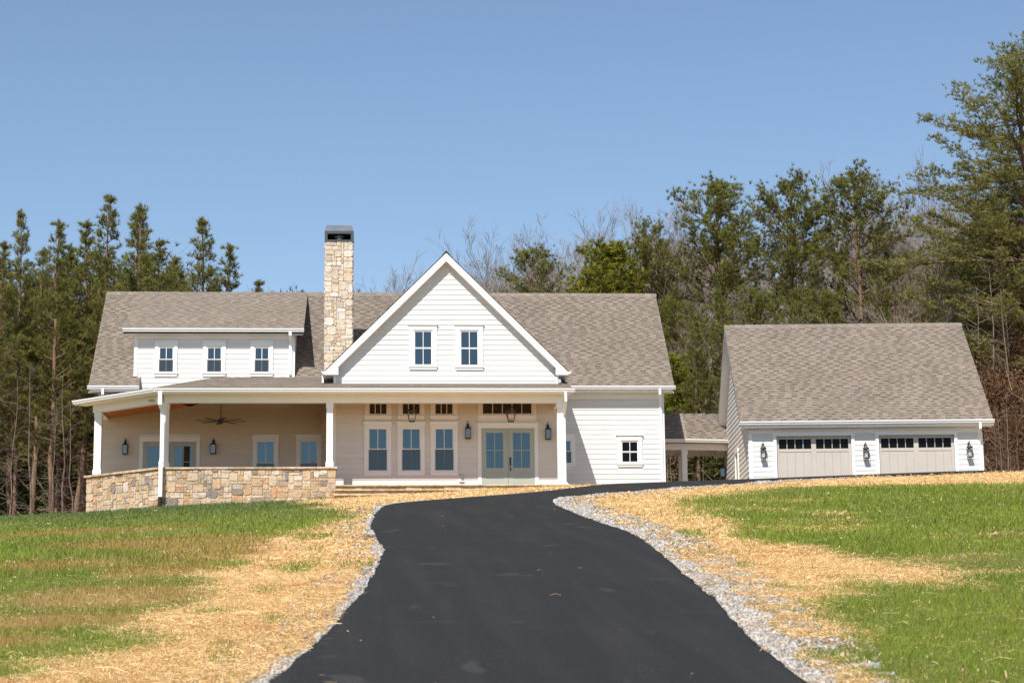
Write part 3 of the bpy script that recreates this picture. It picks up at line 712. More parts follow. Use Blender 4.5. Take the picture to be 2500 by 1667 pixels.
shingle_roof(pr2, E1-nch*.03+Vector((0, 0, .002)), uu, vv, (E0-E1).length, 4.0, ex=.14, x_in=lambda v: (max(0, v/l2*(nch.x/dch.y)*-1+0) if False else 0, (E0-E1).length-v/l2*(1-nch.y)/nch.x))
ridge_caps(pr1, (E0.x, YP, ZP), (hb, YB, pzf(0, YB)), z_off=.012, drop=.22, w=.13)
gutter(house, (E0.x, YP, ZP+.02), (PX+.03, YP, ZP+.02))
def out_gut(a, b):
    a = Vector(a); b = Vector(b); P = [a+nch*(p[0])+Vector((0, 0, p[1])) for p in GUT]
    MB().prism([tuple(p) for p in P], b-a).build('gutter', 'gutter', house)
out_gut(E1+Vector((0, 0, .02))+dch*.03, E0+Vector((0, 0, .02))-dch*.045)
MB().prism([(E1.x-.02, E1.y, ZP-.13), (E1.x-.02, E1.y, ZP), (E1.x-.02, D, pzc(E1.x, D)-.01), (E1.x-.02, D, pzc(E1.x, D)-.17)], (.035, 0, 0)).build('rake_board', 'white', house)
# fascia, soffit, beams
BZ0 = at(1100, 982.5, 67.22).z; BZ1 = at(1100, 970, 67.22).z+.12; CY = 67.33
bm_ = MB()
bm_.box(E0.x, PX-.04, YP-.0, YP+.03, ZP-.14, ZP-.03)
bm_.box(E0.x+.1, PX-.1, YP+.03, CY-.11, ZP-.125, ZP-.10)
bm_.build('fascia', 'white', house)
beam = MB(); colx = at(1367, 1000, CY).x
beam.box(E0.x+.28, colx+.12, CY-.11, CY+.11, BZ0, ZP-.09); beam.box(E0.x+.27, colx+.13, CY-.13, CY-.11, BZ0+.11, ZP-.11)
beam.box(colx-.10, colx+.12, CY+.11, DG, BZ0, ZP-.09)
beam.build('beam', 'white', house)
cm = MB()
p0 = E0-nch*0; q0 = E1
def chbox(a, b, o0, o1, z0, z1, mb):
    A_ = E0+dch*a; B_ = E0+dch*b
    P = [A_+nch*o0, A_+nch*o1, B_+nch*o1, B_+nch*o0]
    mb.prism([(p.x, p.y, z0) for p in P], (0, 0, z1-z0))
Lc = (E1-E0).length
chbox(0, Lc, 0, .03, ZP-.14, ZP-.03, cm); chbox(.05, Lc-.05, .03, .44, ZP-.125, ZP-.10, cm)
cm.build('fascia', 'white', house)
cb = MB(); chbox(.15, Lc-.42, .44, .66, BZ0, ZP-.09, cb); cb.build('beam', 'white', house)
cl0 = E0+dch*(Lc-.60)+nch*.55
sbm = MB(); sbm.box(cl0.x-.11, cl0.x+.11, cl0.y, D, BZ0+.0, ZP-.09); sbm.build('beam', 'white', house)
# wooden ceiling boards under the rafters
cw = MB()
def ceil_quad(P, zf, off): 
    cw.prism([(p[0], p[1], zf(p[0], p[1])-off) for p in P], (0, 0, -.02))
ceil = None
CZ = BZ0+.09
n = 30
def fcz(x, y): return CZ+SL*(y-CY-.11)
def ccz(x, y):
    d = (x-E0.x)*nch.x+(y-E0.y)*nch.y; return max(CZ-.02, min(CZ-.06+.31*(d-1.94), fcz(x, y)-.01))
for k in range(n):
    y0 = CY+.11+(D-CY-.11)*k/n; y1 = CY+.11+(D-CY-.11)*(k+1)/n-.012
    MB().prism([(hipx(y0)-.55, y0, fcz(0, y0)), (colx-.1, y0, fcz(0, y0)), (colx-.1, y1, fcz(0, y1)), (hipx(y1)-.55, y1, fcz(0, y1))], (0, 0, .018)).build('ceiling_board', 'wood', house)
for k in range(26):
    o0 = .66+(4.2-.66)*k/26; o1 = .66+(4.2-.66)*(k+1)/26-.012
    def seg(o):
        a = E0+nch*o; t1 = min(((cl0.x+.1)-a.x)/dch.x, (D-a.y)/dch.y); kx = (1-nch.y)/nch.x; t0 = (E0.x+kx*(a.y-YP)-a.x)/(dch.x-kx*dch.y)
        return a+dch*(t0-.25), a+dch*t1
    (s0, e0), (s1, e1) = seg(o0), seg(o1)
    if (e0-s0).dot(dch) < .05: break
    zz = ccz(e0.x, e0.y); z2_ = ccz(e1.x, e1.y)
    MB().prism([(s0.x, s0.y, zz), (e0.x, e0.y, zz), (e1.x, e1.y, z2_), (s1.x, s1.y, z2_)], (0, 0, .018)).build('ceiling_board', 'wood', house)
ZF = at(1100, 1183, 67.0).z                    # porch floor
fl = MB(); fl.prism([(-7.0, 67.25, ZF), (6.55, 67.0, ZF), (6.55, D, ZF), (-9.6, D, ZF), (-9.6, 69.5, ZF)], (0, 0, -.6)); fl.build('porch_floor', 'concrete', house)
CAPZ = 7.85
column(house, colx, CY, ZF, BZ0); 
column(house, at(805, 1050, CY).x, CY, CAPZ, BZ0)
column(house, at(404, 1050, CY+.05).x-.03, CY+.06, CAPZ, BZ0, rz=-.37)
column(house, cl0.x, cl0.y, CAPZ, BZ0, rz=-.0, w=.24)
# boards of the porch back wall (left) and the door wall
PW = D
dl = [at(150+c/2.412, 1100, PW).x for c in (480, 795)]
fd = (dl[0], dl[1], ZF+.02, at(400, 650+1033/2.412, PW).z)
pw1 = [at(150+c/2.412, 1100, PW).x for c in (1145, 1260)]; pw2 = [at(150+c/2.412, 1100, PW).x for c in (1402, 1512)]
zt_ = at(640, 650+1024/2.412, PW).z; zb_ = at(640, 650+1024/2.412+112, PW).z
holes = [(fd[0]-.11, fd[1]+.11, 0, fd[3]+.2)]+[(p[0]-.11, p[1]+.11, zb_-.1, zt_+.2) for p in (pw1, pw2)]
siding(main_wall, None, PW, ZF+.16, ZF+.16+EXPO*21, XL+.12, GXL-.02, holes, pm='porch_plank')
MB().box(XL-.02, XL+.12, PW-.036, PW+.1, 6.8, ZE-.2).build('corner_board', 'white', house)
for p in (pw1, pw2): window(house, p[0], p[1], zb_, zt_, PW)
def french_door(x0, x1, z0, z1, y, col, glass_z0, handle_x=None, panel=True, name='double_door'):
    mb = MB(); cas = .12
    mb.box(x0-cas, x0, y-.05, y+.01, z0, z1); mb.box(x1, x1+cas, y-.05, y+.01, z0, z1)
    mb.box(x0-cas-.01, x1+cas+.01, y-.056, y+.01, z1, z1+.155); mb.box(x0-cas-.06, x1+cas+.06, y-.1, y+.01, z1+.155, z1+.185)
    mb.build('door_casing', 'white', house)
    mid = (x0+x1)/2
    for (a, b_) in ((x0, mid-.006), (mid+.006, x1)):
        st = .165; gz1 = z1-.16; yy = y-.012
        d_ = MB()
        d_.box(a, a+st, yy-.022, yy+.02, z0, z1-.01); d_.box(b_-st, b_, yy-.022, yy+.02, z0, z1-.01)
        d_.box(a+st, b_-st, yy-.022, yy+.02, gz1, z1-.01); d_.box(a+st, b_-st, yy-.022, yy+.02, glass_z0-.16, glass_z0)
        if panel:
            d_.box(a+st, b_-st, yy-.022, yy+.02, z0, z0+.19); d_.box(a+st, b_-st, yy-.008, yy+.02, z0+.19, glass_z0-.16)
        else: d_.box(a+st, b_-st, yy-.022, yy+.02, z0, glass_z0-.16)
        dd = d_.build('door', col, house)
        g0, g1 = a+st, b_-st; gm_ = (g0+g1)/2; zm_ = (glass_z0+gz1)/2
        MB().box(gm_-.012, gm_+.012, yy-.016, yy+.01, glass_z0, gz1).box(g0, gm_-.012, yy-.016, yy+.01, zm_-.012, zm_+.012).box(gm_+.012, g1, yy-.016, yy+.01, zm_-.012, zm_+.012).build('glazing_bar', col, dd)
        for (p, q) in ((g0, gm_-.012), (gm_+.012, g1)):
            for (r, s) in ((glass_z0, zm_-.012), (zm_+.012, gz1)):
                MB().box(p, q, yy, yy+.006, r, s).build('pane', 'glass', dd)
    if handle_x:
        hh = MB(); zz = at(1245, 900+852/3.618, y).z; z2 = at(1245, 900+783/3.618, y).z; z3 = at(1245, 900+900/3.618, y).z
        hh.box(handle_x-.03, handle_x+.03, y-.055, y-.03, zz, z2); hh.box(handle_x-.022, handle_x+.022, y-.055, y-.03, z3, z3+.08)
        hh.tube([(handle_x, y-.055, zz+.02), (handle_x, y-.10, zz-.03), (handle_x, y-.10, z3+.1), (handle_x, y-.055, z3+.05)], .009, 6)
        hh.build('door_handle', 'black', house)
french_door(fd[0], fd[1], fd[2], fd[3], PW, 'sage', ZF+.75, panel=True)
# stone pier beside the gable block, and the chimney above it
# door wall
def zx(c): return at(780+c/3.618, 1100, DG).x
def zy(c): return at(1100, 900+c/3.618, DG).z
ldoor = (zx(1430), zx(1900), zy(1018)-.02, zy(527))
tw = [(zx(a), zx(b), zy(905), zy(518)) for a, b in ((425, 605), (720, 900), (1012, 1192))]
tr = [(zx(a), zx(b), zy(412), zy(296)) for a, b in ((428, 605), (722, 898), (1012, 1190))]
trd = (zx(1432), zx(1890), zy(410), zy(292))
hs = [(w[0]-.115, w[1]+.115, w[2]-.12, w[3]+.2) for w in tw]+[(w[0]-.115, w[1]+.115, w[2]-.13, 11) for w in tr]+[(trd[0]-.115, trd[1]+.115, trd[2]-.13, 11), (ldoor[0]-.12, ldoor[1]+.12, 0, ldoor[3]+.185)]
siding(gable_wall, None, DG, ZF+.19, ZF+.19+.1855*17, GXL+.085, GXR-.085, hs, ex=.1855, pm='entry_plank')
MB().box(GXL, GXL+.085, DG-.035, DG+.1, ZF, 10.8).box(GXR-.085, GXR, DG-.035, DG+.1, ZF, 10.8).build('corner_board', 'white', house)
MB().box(GXL+.085, ldoor[0]-.125, DG-.04, DG, ZF+.0, ZF+.19).box(ldoor[1]+.125, GXR-.085, DG-.04, DG, ZF+.0, ZF+.19).build('baseboard', 'white', house)
for w in tw: window(house, *w, DG, cas=.115, sashcol='white', apron=.11)
for w in tr: window(house, *w, DG, cols=3, rows=1, dbl=False, head_on=False, cas=.115, apron=.12, gmat='glass')
window(house, *trd, DG, cols=5, rows=1, dbl=False, head_on=False, cas=.115, apron=.12, gmat='glass')
french_door(*ldoor, DG, 'sage', zy(877), handle_x=zx(1684))
# steps up to the porch: stone caps over rough risers
steps = thing('stone_steps', (1.4, 66.7, 6.8), 'low tan sandstone steps in front of the sage green double door', 'steps')
def slab_row(x0, x1, y0, y1, z0, z1, parent, name, mt, seed, wmin=.7, wmax=1.6, jz=.006, jy=.012):
    r = random.Random(seed); x = x0
    while x < x1-.05:
        wd = min(r.uniform(wmin, wmax), x1-x); wd = x1-x if x1-x-wd < .25 else wd
        mb = MB(); a = x+.006; b_ = x+wd-.006; n = max(2, int((b_-a)/.18)); ja = r.uniform(-jy, jy); zt0 = r.uniform(-jz, 0)
        for i in range(n+1):
            xx = a+(b_-a)*i/n; yy = y0+ja+r.uniform(-jy, jy)
            mb.v += [(xx, yy, z0+r.uniform(0, jz)), (xx, yy-.008, (z0+z1)/2), (xx, yy+r.uniform(0, .01), z1+zt0), (xx, y1, z1+zt0), (xx, y1, z0)]
        for i in range(n):
            for k in range(5): mb.f.append((i*5+k, i*5+(k+1) % 5, (i+1)*5+(k+1) % 5, (i+1)*5+k))
        mb.f += [(4, 3, 2, 1, 0), tuple(n*5+k for k in range(5))]
        mb.build(name, mt, parent); x += wd
SX0 = at(820, 1190, 66.9).x; SX1 = at(1396, 1184, 67).x
slab_row(SX0-.02, SX1, 66.93, 67.4, ZF-.052, ZF+.004, steps, 'slab', 'cap', 1)
slab_row(SX0, SX1, 66.99, 67.2, ZF-.17, ZF-.056, steps, 'riser_stone', 'cap', 2, .25, .6)
slab_row(SX0-.05, SX1-.3, 66.62, 67.05, ZF-.235, ZF-.175, steps, 'slab', 'cap', 3)
slab_row(SX0-.0, SX1-.3, 66.70, 66.95, ZF-.35, ZF-.239, steps, 'riser_stone', 'cap', 4, .25, .6)
slab_row(SX0-.08, SX1-.9, 66.30, 66.75, ZF-.425, ZF-.354, steps, 'slab', 'cap', 5)
slab_row(SX0, SX1-.9, 66.40, 66.6, ZF-.75, ZF-.43, steps, 'riser_stone', 'cap', 6, .25, .6)

# ---- stonework
def stone_panel(parent, org, udir, width, height, seed, nrm, cell=.092, smat='stone', wmax=5, hmax=4, corner=False, gap=.006, proud=.034):
    org = Vector(org); u = Vector(udir).normalized(); nv = Vector(nrm).normalized(); up = Vector((0, 0, 1))
    nw = max(1, round(width/cell)); nh = max(1, round(height/cell)); cw_, ch_ = width/nw, height/nh
    g = np.zeros((nh, nw), bool); r = random.Random(seed)
    for j in range(nh):
        for i in range(nw):
            if g[j, i]: continue
            w_ = r.choice([2, 2, 3, 3, 4, 4, 5, 1][:8]); h_ = r.choice([2, 2, 2, 3, 3, 1, 4]); w_ = min(w_, wmax, nw-i); h_ = min(h_, hmax, nh-j)
            k = 0
            while k < w_ and not g[j, i+k]: k += 1
            w_ = k
            if w_ == 1 and h_ > 3: h_ = 3
            while h_ > 1 and g[j:j+h_, i:i+w_].any(): h_ -= 1
            if nw-(i+w_) == 1 and not g[j:j+h_, i+w_].any(): w_ += 1
            g[j:j+h_, i:i+w_] = True
            a0, a1, b0, b1 = i*cw_+gap, (i+w_)*cw_-gap, j*ch_+gap, (j+h_)*ch_-gap
            q = lambda s: r.uniform(-s, s)
            pr_ = proud*r.uniform(.55, 1.1); ins = min(.022, (a1-a0)*.2, (b1-b0)*.2)
            cs = [(a0, b0), (a1, b0), (a1, b1), (a0, b1)]
            # eight-cornered outline: knocked-off corners
            def ring(inset, jit):
                o = []; cx_ = min(a1-a0, b1-b0)*r.uniform(.08, .24)
                for (x, y, sx, sy) in ((a0, b0, 1, 1), (a1, b0, -1, 1), (a1, b1, -1, -1), (a0, b1, 1, -1)):
                    first = (x+sx*inset, y+sy*(inset+cx_)); second = (x+sx*(inset+cx_), y+sy*inset)
                    pts = (first, second) if (sx*sy > 0) else (second, first)
                    o += [(p[0]+q(jit), p[1]+q(jit)) for p in pts]
                return o
            R0 = ring(0, .004); R1 = [(p[0]*.94+(a0+a1)/2*.06, p[1]*.94+(b0+b1)/2*.06) for p in R0]; 
            tilt = (q(.012), q(.012)); V = []
            for (R_, d) in ((R0, -.03), (R0, pr_*.55), (R1, pr_)):
                for p in R_:
                    dd = d+(tilt[0]*((p[0]-a0)/(a1-a0)-.5)+tilt[1]*((p[1]-b0)/(b1-b0)-.5) if d > 0 else 0)+(q(.003) if d > 0 else 0)
                    V.append(tuple(org+u*p[0]+up*p[1]+nv*dd))
            V.append(tuple(org+u*(a0+a1)/2+up*(b0+b1)/2+nv*(pr_+q(.010))))
            F = []
            for L_ in range(2):
                for k in range(8): F.append((L_*8+k, L_*8+(k+1) % 8, (L_+1)*8+(k+1) % 8, (L_+1)*8+k))
            for k in range(8): F.append((16+k, 16+(k+1) % 8, 24))
            me = mesh_from('stone', V, F, M[smat]); place('stone', me, parent)
low_wall = thing('stone_wall', (-5.0, 67.4, 6.7), 'low tan fieldstone wall with a flat stone cap around the left end of the porch', 'wall')
WX1 = at(820, 1190, 67.1).x; W0 = Vector((-7.0, 67.1, 0)); W1 = Vector((-9.68, 69.50, 0)); dW = (W1-W0).normalized(); nW = Vector((dW.y, -dW.x, 0)); nW = nW if nW.y < 0 else -nW
zb0 = 6.1
core = MB(); core.box(W0.x, WX1-.03, 67.13, 67.45, zb0, CAPZ-.075)
core.prism([(W0.x, W0.y+.03, zb0), (W1.x, W1.y+.03, zb0), (W1.x+.2, W1.y+.3, zb0), (W0.x+.1, W0.y+.4, zb0)], (0, 0, CAPZ-.075-zb0))
core.prism([(W1.x, W1.y+.02, zb0), (W1.x, D, zb0), (W1.x+.25, D, zb0), (W1.x+.25, W1.y+.02, zb0)], (0, 0, CAPZ-.075-zb0))
core.build('mortar_core', 'mortar', low_wall)
hgt = CAPZ-.08-6.45
stone_panel(low_wall, (W0.x, 67.13, 6.45), (1, 0, 0), WX1-W0.x, hgt, 4, (0, -1, 0))
stone_panel(low_wall, (W1.x, W1.y+.02, 6.3), tuple(W0-W1), (W0-W1).length, hgt+.15, 8, nW)
# caps
slab_row(W0.x-.02, WX1+.05, 67.06, 67.5, CAPZ-.07, CAPZ, low_wall, 'cap_stone', 'cap', 12, .9, 1.8)
r_ = random.Random(3); t = 0; Lw = (W1-W0).length
while t < Lw+.05:
    wd = min(r_.uniform(.8, 1.6), Lw+.08-t); A_ = W0+dW*(t+.004); B_ = W0+dW*(t+wd-.004); j0, j1 = r_.uniform(-.012, .012), r_.uniform(-.012, .012)
    MB().prism([tuple(A_+nW*(.07+j0)+Vector((0, 0, CAPZ-.07))), tuple(B_+nW*(.07+j1)+Vector((0, 0, CAPZ-.07))), tuple(B_-nW*.36+Vector((0, 0, CAPZ-.07))), tuple(A_-nW*.36+Vector((0, 0, CAPZ-.07)))], (0, 0, .07+r_.uniform(-.005, .004))).build('cap_stone', 'cap', low_wall)
    t += wd
# chimney
CHX0, CHX1 = at(793.2, 740, 70.3).x, at(860.8, 740, 70.3).x; CHY = 70.3; CHT = at(828, 590, CHY).z
chim = MB().box(CHX0+.02, CHX1-.02, CHY+.01, CHY+.9, 10.9, CHT-.01).box(CHX0-.1, -1.28, CHY+.3, D, ZF, 10.9).build('chimney', 'mortar', house)
stone_panel(chim, (CHX0, CHY, 11.05), (1, 0, 0), CHX1-CHX0, CHT-11.05, 21, (0, -1, 0), cell=.08, proud=.026, gap=.005, smat='pale_stone')
stone_panel(chim, (CHX0, CHY+.9, 11.3), (0, -1, 0), .9, CHT-11.3, 23, (-1, 0, 0), cell=.09, proud=.02, smat='pale_stone')
stone_panel(chim, (CHX1, CHY, 11.3), (0, 1, 0), .9, CHT-11.3, 22, (1, 0, 0), cell=.09, proud=.02, smat='pale_stone')
stone_panel(chim, (at(800, 1060, 70.6).x, 70.6, ZF), (1, 0, 0), .22, 3.2, 25, (0, -1, 0), cell=.1, proud=.03)
cz0 = CHT; cz1 = at(828, 564.5, CHY).z; cz2 = at(828, 547, CHY).z; cx0, cx1 = CHX0-.02, CHX1+.03; cy0, cy1 = CHY-.04, CHY+.94
cc_ = MB()
cc_.box(cx0, cx1, cy0, cy1, cz0, cz0+.06); cc_.box(cx0, cx1, cy0, cy1, cz1-.10, cz1)
for (a, b_) in ((cx0, cx0+.1), (cx1-.1, cx1)):
    for (p, q) in ((cy0, cy0+.1), (cy1-.1, cy1)): cc_.box(a, b_, p, q, cz0+.06, cz1-.10)
cc_.box(cx0+.1, cx1-.1, cy1-.06, cy1-.02, cz0+.06, cz1-.1); cc_.box(cx0+.01, cx0+.03, cy0+.1, cy1-.1, cz0+.06, cz1-.1); cc_.box(cx1-.03, cx1-.01, cy0+.1, cy1-.1, cz0+.06, cz1-.1)
cc_.build('chimney_cap', 'darksteel', chim)
hd = MB(); t_ = .12
lo = [(cx0, cy0, cz1), (cx1, cy0, cz1), (cx1, cy1, cz1), (cx0, cy1, cz1)]; hi = [(cx0+.06, cy0+t_*2.2, cz2), (cx1-.06, cy0+t_*2.2, cz2), (cx1-.06, cy1-t_*2.2, cz2), (cx0+.06, cy1-t_*2.2, cz2)]
hd.v = lo+hi; hd.f = [(0, 1, 5, 4), (1, 2, 6, 5), (2, 3, 7, 6), (3, 0, 4, 7), (4, 5, 6, 7), (3, 2, 1, 0)]; hd.build('chimney_hood', 'steel', chim)
fx = (cx0+cx1)/2; fz = (cz0+cz1)/2
MB().tube([(fx, CHY+.22, cz0+.05), (fx, CHY+.22, fz-.02)], .12, 14).tube([(fx, CHY+.22, fz-.04), (fx, CHY+.22, fz+.0), (fx, CHY+.22, fz+.05)], [.13, .21, .16], 16).build('flue_cap', 'steel', chim)

# downspouts of the porch and the right corner
def spout(pts, w=.085, d=.065, parent=house): return MB().rect_tube(pts, w, d).build('downspout', 'gutter', parent)
x0 = at(1381, 970, 66.75).x; x1 = at(1377.5, 1090, 67.2).x
spout([(x0, YP-.06, ZP-.1), (x0, YP-.06, ZP-.42), (x1+.02, CY-.03, ZP-.82), (x1+.02, CY-.03, ZF+.12), (x1+.14, CY-.12, ZF-.02), (x1+.16, CY-.12, ZF-.05)])
x0 = at(390.5, 970, 66.7).x; x1 = at(392.7, 1100, 66.85).x
spout([(x0, YP-.06, ZP-.1), (x0, YP-.06, ZP-.52), (x1+.02, 66.98, ZP-.72), (x1+.02, 66.98, CAPZ+.25), (x1, 66.9, CAPZ+.1), (x1, 66.9, at(392, 1212, 66.9).z)], .13, .09)
zq = at(392, 1213, 66.9).z; bp_ = []; 
MB().tube([(x1, 66.9, zq-.6+.05*i) for i in range(13)], [.06+.008*(i % 2) for i in range(13)], 10).build('drain_pipe', 'rubber', house)
x0 = at(1612.5, 970, 70.8).x
spout([(x0, YE-.06, ZE-.1), (x0, YE-.06, ZE-.30), (x0+.08, D-.07, ZE-.66), (x0+.08, D-.07, 7.3)])
x0 = at(250.5, 960, 70.9).x
spout([(x0, YE-.06, ZE-.1), (x0, YE-.06, ZE-.30), (x0-.1, D-.07, ZE-.5), (x0-.1, D-.07, 10.6)])

# ---- garage in its own frame
GA = -.0664; GO = Vector((13.23, 69.48, 0))
garage = thing('garage', (GO.x, GO.y, 0), 'white detached two-bay garage with steep grey shingle roof and taupe doors', 'garage', world=False, rz=GA)
gcs, gsn = math.cos(GA), math.sin(GA)
def gat(px, py, w):
    d = ray(px, py); A = np.array([[d.x, -gcs], [d.y, -gsn]]); b_ = np.array([GO.x-w*gsn, GO.y+w*gcs]); t, u = np.linalg.solve(A, b_); return u, d.z*t
def gw_(px, py):    # on the garage's left wall (u = 0): depth and height
    d = ray(px, py); A = np.array([[d.x, gsn], [d.y, -gcs]]); t, w = np.linalg.solve(A, np.array([GO.x, GO.y])); return w, d.z*t
FW = .36; GWD = 8.22; ge = 9.667; gE = 4.24; GB = 2*gE-FW
z0g = 6.9
gwl = MB(); gwl.prism([(.02, FW+.005, z0g), (.02, GB, z0g), (.02, GB, ge+FW-.25), (.02, gE, ge+gE-.3), (.02, FW+.005, ge+FW-.25)], (GWD-.04, 0, 0))
g_wall = gwl.build('wall', 'white', garage)
ul, ur = -.315, 8.575
gm_ = MB()
gm_.prism([(ul, .02, ge), (ul, gE, ge+gE), (ul, gE, ge+gE-.27), (ul, .02, ge-.2)], (ur-ul, 0, 0)); gm_.prism([(ul, gE, ge+gE), (ul, 2*gE, ge), (ul, 2*gE, ge-.2), (ul, gE, ge+gE-.27)], (ur-ul, 0, 0))
me = gm_.mesh('roof', M['shingle']); a = me.color_attributes.new('tone', 'FLOAT_COLOR', 'CORNER'); c = np.ones((len(me.loops), 4), np.float32); c[:, :3] = (.22, .19, .163); a.data.foreach_set('color', c.ravel())
g_roof = place('roof', me, garage)
shingle_roof(g_roof, (ul, -.02, ge-.02+.012), (1, 0, 0), (0, s2, s2), ur-ul, gE/s2, n_ind=300, ind_rows=(1, 60))
ridge_caps(g_roof, (ul, gE, ge+gE), (ur, gE, ge+gE), drop=1.0)
gutter(garage, (ul-.02, 0, ge+.01), (ur+.02, 0, ge+.01))
tm = MB()
for x in (ul-.0, ur-.03):
    tm.prism([(x, .0, ge-.02), (x, gE, ge+gE-.02), (x, gE, ge+gE-.30), (x, .0, ge-.21)], (.03, 0, 0)); tm.prism([(x, 2*gE, ge-.02), (x, gE, ge+gE-.02), (x, gE, ge+gE-.30), (x, 2*gE, ge-.21)], (.03, 0, 0))
tm.build('rake_board', 'white', garage)
tm = MB(); tm.box(ul+.03, ur-.03, 0, .03, ge-.2, ge-.02); tm.box(ul+.03, ur-.03, .03, FW, ge-.20, ge-.18); tm.box(0, GWD, FW-.035, FW, ge-.38, ge-.2)
for (z_, y_) in ((ge-.2, .02), ): 
    tm.prism([(ul+.03, .03, ge-.19), (ul+.03, gE, ge+gE-.25), (ul+.03, gE, ge+gE-.27), (ul+.03, .03, ge-.21)], (-ul-.01, 0, 0))
    tm.prism([(ul+.03, 2*gE-.03, ge-.19), (ul+.03, gE, ge+gE-.25), (ul+.03, gE, ge+gE-.27), (ul+.03, 2*gE-.03, ge-.21)], (-ul-.01, 0, 0))
tm.build('soffit', 'white', garage)
gd = [(.975, 3.612), (4.577, 7.238)]; dz1 = 9.205; dz0 = 7.12
gh = [(a-.11, b_+.11, 0, dz1+.19) for a, b_ in gd]
siding(g_wall, None, FW, z0g, ge-.36, .13, GWD-.13, gh)
MB().box(0, .13, FW-.036, FW+.1, z0g, ge-.38).box(GWD-.13, GWD+.02, FW-.036, FW+.1, z0g, ge-.38).build('corner_board', 'white', garage)
# left wall of the garage
sdw = gw_(1804.5, 1130)[0]; sdw2 = gw_(1797, 1130)[0]; sdz = gw_(1801, 1106)[1]
def left_hi(z): return 0
z = z0g
siding(g_wall, None, 0.0, z0g, ge+gE-.5, lambda z: FW+.02 if z < ge+FW-.5 else FW+.02+(z-(ge+FW-.5)), lambda z: GB if z < ge+FW-.5 else GB-(z-(ge+FW-.5)), [(sdw-.0, sdw2+.0, 0, sdz+.05)], axis='y')
sd = MB(); sd.box(-.05, 0, sdw, sdw+.11, z0g, sdz); sd.box(-.05, 0, sdw2-.11, sdw2, z0g, sdz); sd.box(-.055, 0, sdw-.03, sdw2+.03, sdz, sdz+.16); sd.build('door_casing', 'white', garage)
MB().box(-.012, 0, sdw+.11, sdw2-.11, z0g, sdz).build('side_door', 'taupe', garage)
for (a, b_) in gd:
    cs_ = MB(); cs_.box(a-.11, a, FW-.05, FW+.09, z0g, dz1); cs_.box(b_, b_+.11, FW-.05, FW+.09, z0g, dz1); cs_.box(a-.14, b_+.14, FW-.056, FW+.01, dz1, dz1+.165); cs_.box(a-.17, b_+.17, FW-.1, FW+.01, dz1+.165, dz1+.195)
    cs_.build('door_casing', 'white', garage)
    yd = FW+.075
    # no wall behind: the door leaf stands in the opening, set back
    leaf = MB(); leaf.box(a, b_, yd+.02, yd+.05, dz0, dz1)
    leaf.box(a, a+.095, yd-.012, yd+.02, dz0, dz1); leaf.box(b_-.095, b_, yd-.012, yd+.02, dz0, dz1); leaf.box(a+.095, b_-.095, yd-.012, yd+.02, dz1-.10, dz1)
    mid = (a+b_)/2; wz1 = dz1-.10; wz0 = wz1-.345; leaf.box(mid-.085, mid+.085, yd-.012, yd+.02, dz0, wz1)
    leaf.box(a+.095, mid-.085, yd-.012, yd+.02, wz0-.105, wz0); leaf.box(mid+.085, b_-.095, yd-.012, yd+.02, wz0-.105, wz0)
    lf = leaf.build('garage_door', 'taupe', garage)
    for (h0, h1) in ((a+.095, mid-.085), (mid+.085, b_-.095)):
        wd = (h1-h0)/4
        br_ = MB()
        for k in range(1, 4): br_.box(h0+wd*k-.012, h0+wd*k+.012, yd-.008, yd+.02, wz0, wz1)
        br_.build('glazing_bar', 'taupe', lf)
        for k in range(4):
            MB().box(h0+wd*k+(.012 if k else 0), h0+wd*(k+1)-(.012 if k < 3 else 0), yd+.006, yd+.012, wz0, wz1).build('pane', 'pane_dark', lf)
            p0_, p1_ = h0+wd*k+.003, h0+wd*(k+1)-.003
            MB().box(p0_, p1_, yd+.001, yd+.02, dz0, wz0-.118).build('plank', 'taupe', lf)
# the wall core must be open behind the doors: put the leaves in front of it
g_wall.data.transform(Matrix.Translation((0, .16, 0)))
fwm = MB(); xs_ = [.02, gd[0][0]-.0, gd[0][1], gd[1][0], gd[1][1], GWD-.02]
for i in (0, 2, 4): fwm.box(xs_[i], xs_[i+1], FW+.002, FW+.16, z0g, dz1)
fwm.box(.02, GWD-.02, FW+.002, FW+.16, dz1, ge-.05); fwm.build('wall', 'white', garage)
ug = gat(2390, 1000, .0)[0]
spout([(ug, -.06, ge-.1), (ug, -.06, ge-.32), (ug+.0, FW-.08, ge-.66), (ug+.0, FW-.08, 7.2)], parent=garage)

# ---- covered walkway between house and garage
bw = thing('covered_walkway', (11.8, 76.5, 7.1), 'small open walkway roof on white posts linking the house and the garage', 'breezeway')
by = 76.0; bz = at(1650, 1072.5, by).z; bL, bB = 10.45, at(1671, 1080, by).x; bR = 13.72; byR = 76.25; hw = 1.15
def bpoly(xa, ya, xb, yb): return [(xa, ya, bz), (xb, yb, bz), (xb, yb+hw, bz+hw), (xa, ya+hw, bz+hw)]
b1 = deck(bw, bpoly(bL, by, bB, by), .12); b2 = deck(bw, bpoly(bB, by, bR, byR), .12)
b3 = deck(bw, [(bL, by+hw, bz+hw), (bR, byR+hw, bz+hw), (bR, byR+2*hw, bz), (bL, by+2*hw, bz)], .12)
shingle_roof(b1, (bL, by-.02, bz+.0), (1, 0, 0), (0, s2, s2), bB-bL, hw/s2, ex=.14)
d2 = Vector((bR-bB, byR-by, 0)); shingle_roof(b2, (bB, by-.02, bz+.0), tuple(d2), (0, s2, s2), d2.length, hw/s2, ex=.14)
ridge_caps(b1, (bL, by+hw, bz+hw), (bR, byR+hw, bz+hw), drop=1.)
